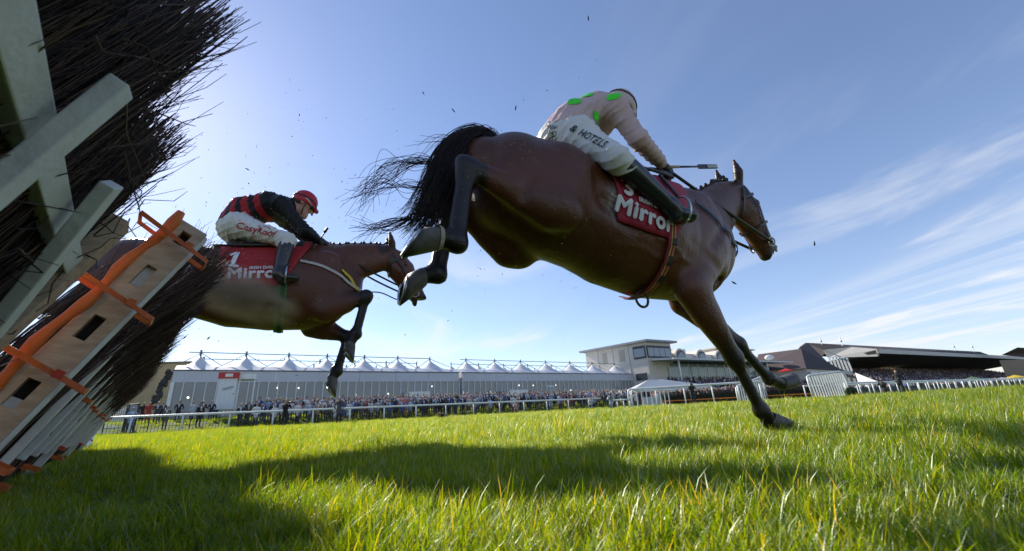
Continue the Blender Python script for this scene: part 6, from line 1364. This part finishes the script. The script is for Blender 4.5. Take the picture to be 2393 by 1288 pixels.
    m = MB(); p, q = on_ground(polar(37.5, 62)), on_ground(polar(51, 118)); m.bar(p+V(0, 0, .45), q+V(0, 0, .45), .06, .9); o = m.build('hoarding', mat('dark_hoarding', (.03, .05, .045), .7), None, tuple(p)); props(o, 'low dark hoarding behind the right hand rails', 'hoarding')
    m = MB(); p, q = at_range(1500, 912, 53), at_range(1790, 905, 62); p.z = gz(p.x, p.y)+.55; q.z = p.z; m.bar(p, q, .06, 1.1); o = m.build('hoarding', mat('white_hoarding', (.62, .6, .6), .6), None, tuple(p)); props(o, 'low white hoarding behind the green brush fence', 'hoarding')
    # gable at the far right
    a = [at_range(2340, 830, 300), at_range(2378, 812, 300), at_range(2470, 818, 310), at_range(2470, 842, 310)]; t = thing('far_pavilion', 'brown roofed pavilion at the far right edge', 'building', (a[0].x, a[0].y, 0)); m = MB(); m.add(a+[q*1.05 for q in a], [(0, 1, 2, 3), (7, 6, 5, 4), (0, 4, 5, 1), (1, 5, 6, 2), (3, 2, 6, 7), (0, 3, 7, 4)]); m.build('roof', rb, t)
    w = [at_range(2335, 842, 299), at_range(2470, 838, 309)]; m = MB(); m.add([Vector((w[0].x, w[0].y, 0)), Vector((w[1].x, w[1].y, 0)), w[1], w[0]], [(0, 1, 2, 3)]); m.build('wall', mat('tan_brick', (.36, .27, .2), .8), t)
    # umbrellas
    for px, py, c, lab in ((2370, 876, (.75, .55, .03), 'yellow parasol above the right hand crowd'), (2387, 879, (.7, .68, .8), 'white parasol at the right picture edge'), (2340, 882, (.55, .5, .75), 'pale violet parasol left of the yellow one'), (2310, 884, (.05, .12, .4), 'blue parasol in the right hand crowd'), (1835, 861, (.6, .03, .02), 'red parasol before the brown roofed pavilion'), (2270, 880, (.12, .2, .1), 'dark green parasol in the right hand crowd')):
        r = 125 if px > 2000 else 100; p = at_range(px, py, r); t = thing('parasol', lab, 'parasol', (p.x, p.y, .1)); m = MB(); n = 12; rr = 1.5; rim = [p+V(math.cos(6.283*i/n)*rr, math.sin(6.283*i/n)*rr, -.55) for i in range(n)]; m.add(rim+[p], [(i, (i+1) % n, n) for i in range(n)], 0, True); m.build('canopy', mat('parasol_'+lab.split()[0], c, .7, transl=.3), t)
        m = MB(); m.bar((p.x, p.y, .1), p, .06, .06); m.build('pole', steel, t)
def rg_w(i): return 5+(i*37 % 50)/10
# ------------------------------------------------------------------ dust and flying debris
def build_air(H2):
    M = H2['t'].matrix_basis
    me = bpy.data.meshes.new('dust_cloud'); bm = bmesh.new(); bmesh.ops.create_icosphere(bm, subdivisions=3, radius=1.0); bm.to_mesh(me); bm.free()
    m = bpy.data.materials.new('dust'); m.use_nodes = True; nt = m.node_tree; N = nt.nodes.new; L = nt.links.new; nt.nodes.remove(nt.nodes['Principled BSDF']); out = nt.nodes['Material Output']
    pv = N('ShaderNodeVolumePrincipled'); pv.inputs['Color'].default_value = (.92, .74, .54, 1); pv.inputs['Anisotropy'].default_value = .5
    tc = N('ShaderNodeTexCoord'); ln = N('ShaderNodeVectorMath'); ln.operation = 'LENGTH'; L(tc.outputs['Object'], ln.inputs[0]); fa = N('ShaderNodeMapRange'); fa.interpolation_type = 'SMOOTHSTEP'; L(ln.outputs['Value'], fa.inputs[0]); fa.inputs[1].default_value = 1.0; fa.inputs[2].default_value = .25
    nz = N('ShaderNodeTexNoise'); nz.inputs['Scale'].default_value = 2.3; nz.inputs['Detail'].default_value = 4; nz.inputs['Distortion'].default_value = .8; L(tc.outputs['Object'], nz.inputs['Vector']); nr = N('ShaderNodeMapRange'); L(nz.outputs['Fac'], nr.inputs[0]); nr.inputs[1].default_value = .38; nr.inputs[2].default_value = .72
    mu = N('ShaderNodeMath'); mu.operation = 'MULTIPLY'; L(fa.outputs[0], mu.inputs[0]); L(nr.outputs[0], mu.inputs[1]); m2 = N('ShaderNodeMath'); m2.operation = 'MULTIPLY'; L(mu.outputs[0], m2.inputs[0]); m2.inputs[1].default_value = DUST; L(m2.outputs[0], pv.inputs['Density']); L(pv.outputs[0], out.inputs['Volume'])
    me.materials.append(m)
    o = link('dust_cloud', me); o.matrix_world = M @ Matrix.Translation((-.42, -.46, 1.08)) @ Matrix.Rotation(.35, 4, 'Y') @ Matrix.Diagonal((.50, .15, .22, 1)); props(o, 'puff of brown dust rising beside the far horse flank', 'dust', kind='stuff')
    # bits of turf, twig and straw in the air
    rg = np.random.default_rng(9); V_, F_, C_ = [], [], []; k = 0
    def bit(p, l, w, c):
        nonlocal k
        a = rg.normal(size=3); a /= np.linalg.norm(a); b = np.cross(a, rg.normal(size=3)); b /= np.linalg.norm(b); cc = np.cross(a, b); p = np.array(p)
        pts = [p-a*l+b*w*.3, p-a*l*.2+b*w+cc*w*.6, p-a*l*.2-b*w+cc*w*.6, p-a*l*.2-cc*w, p+a*l*.5+b*w*.8+cc*l*.15, p+a*l*.5-b*w*.7+cc*l*.15, p+a*l+cc*l*.3]
        V_.extend(pts); F_.extend([[k, k+1, k+2], [k, k+2, k+3], [k, k+3, k+1], [k+1, k+4, k+5], [k+1, k+5, k+2], [k+2, k+5, k+3], [k+3, k+5, k+4], [k+3, k+4, k+1], [k+4, k+6, k+5]]); C_.extend([c]*7); k += 7
    dark = (.02, .015, .012); straw = (.55, .42, .06); brn = (.10, .055, .03); grn = (.07, .12, .02)
    for i in range(190):
        px, py = rg.uniform(420, 1500), rg.triangular(60, 500, 860); p = at_range(px, py, rg.uniform(2.2, 4.6)); c = (dark, dark, brn, grn)[int(rg.integers(0, 4))]
        tw = rg.uniform() < .4; bit(p, rg.uniform(.010, .026) if tw else rg.uniform(.003, .009), .0012 if tw else rg.uniform(.002, .005), c)
    for px, py, r in ((1060, 258, 2.4), (1205, 252, 2.4), (990, 218, 2.6), (1375, 43, 2.4), (1716, 662, 2.6), (1903, 570, 2.8), (433, 788, 3.3), (488, 790, 3.3), (578, 395, 3.4), (700, 268, 3.2)): bit(at_range(px, py, r), .022, .005, dark)
    for i in range(120):                       # over the far horse and its rider
        px, py = rg.normal(650, 110), rg.normal(620, 90); bit(at_range(px, py, rg.uniform(2.75, 3.1)), rg.uniform(.005, .012), .0018, (straw, straw, brn, (.5, .38, .25))[int(rg.integers(0, 4))])
    for i in range(60):
        px, py = rg.normal(1200, 160), rg.normal(500, 110); bit(at_range(px, py, rg.uniform(1.5, 1.9)), rg.uniform(.004, .010), .0014, (straw, brn, (.6, .5, .3))[int(rg.integers(0, 3))])
    me = np_mesh('flying_debris', np.array(V_), np.array(F_), mat('debris', (1, 1, 1), .8, attr='Col', transl=.3), False, np.array(C_)); o = link('flying_debris', me); props(o, 'bits of turf, twig and straw flying through the air', 'debris', kind='stuff')
DUST = 42.0
build_hurdles()
SUBJ = subjects()
build_rails(); build_marquee(); build_left_yard(); build_left_stand(); build_far_stands(); build_crowd(); build_photographers()
build_air(SUBJ[1])
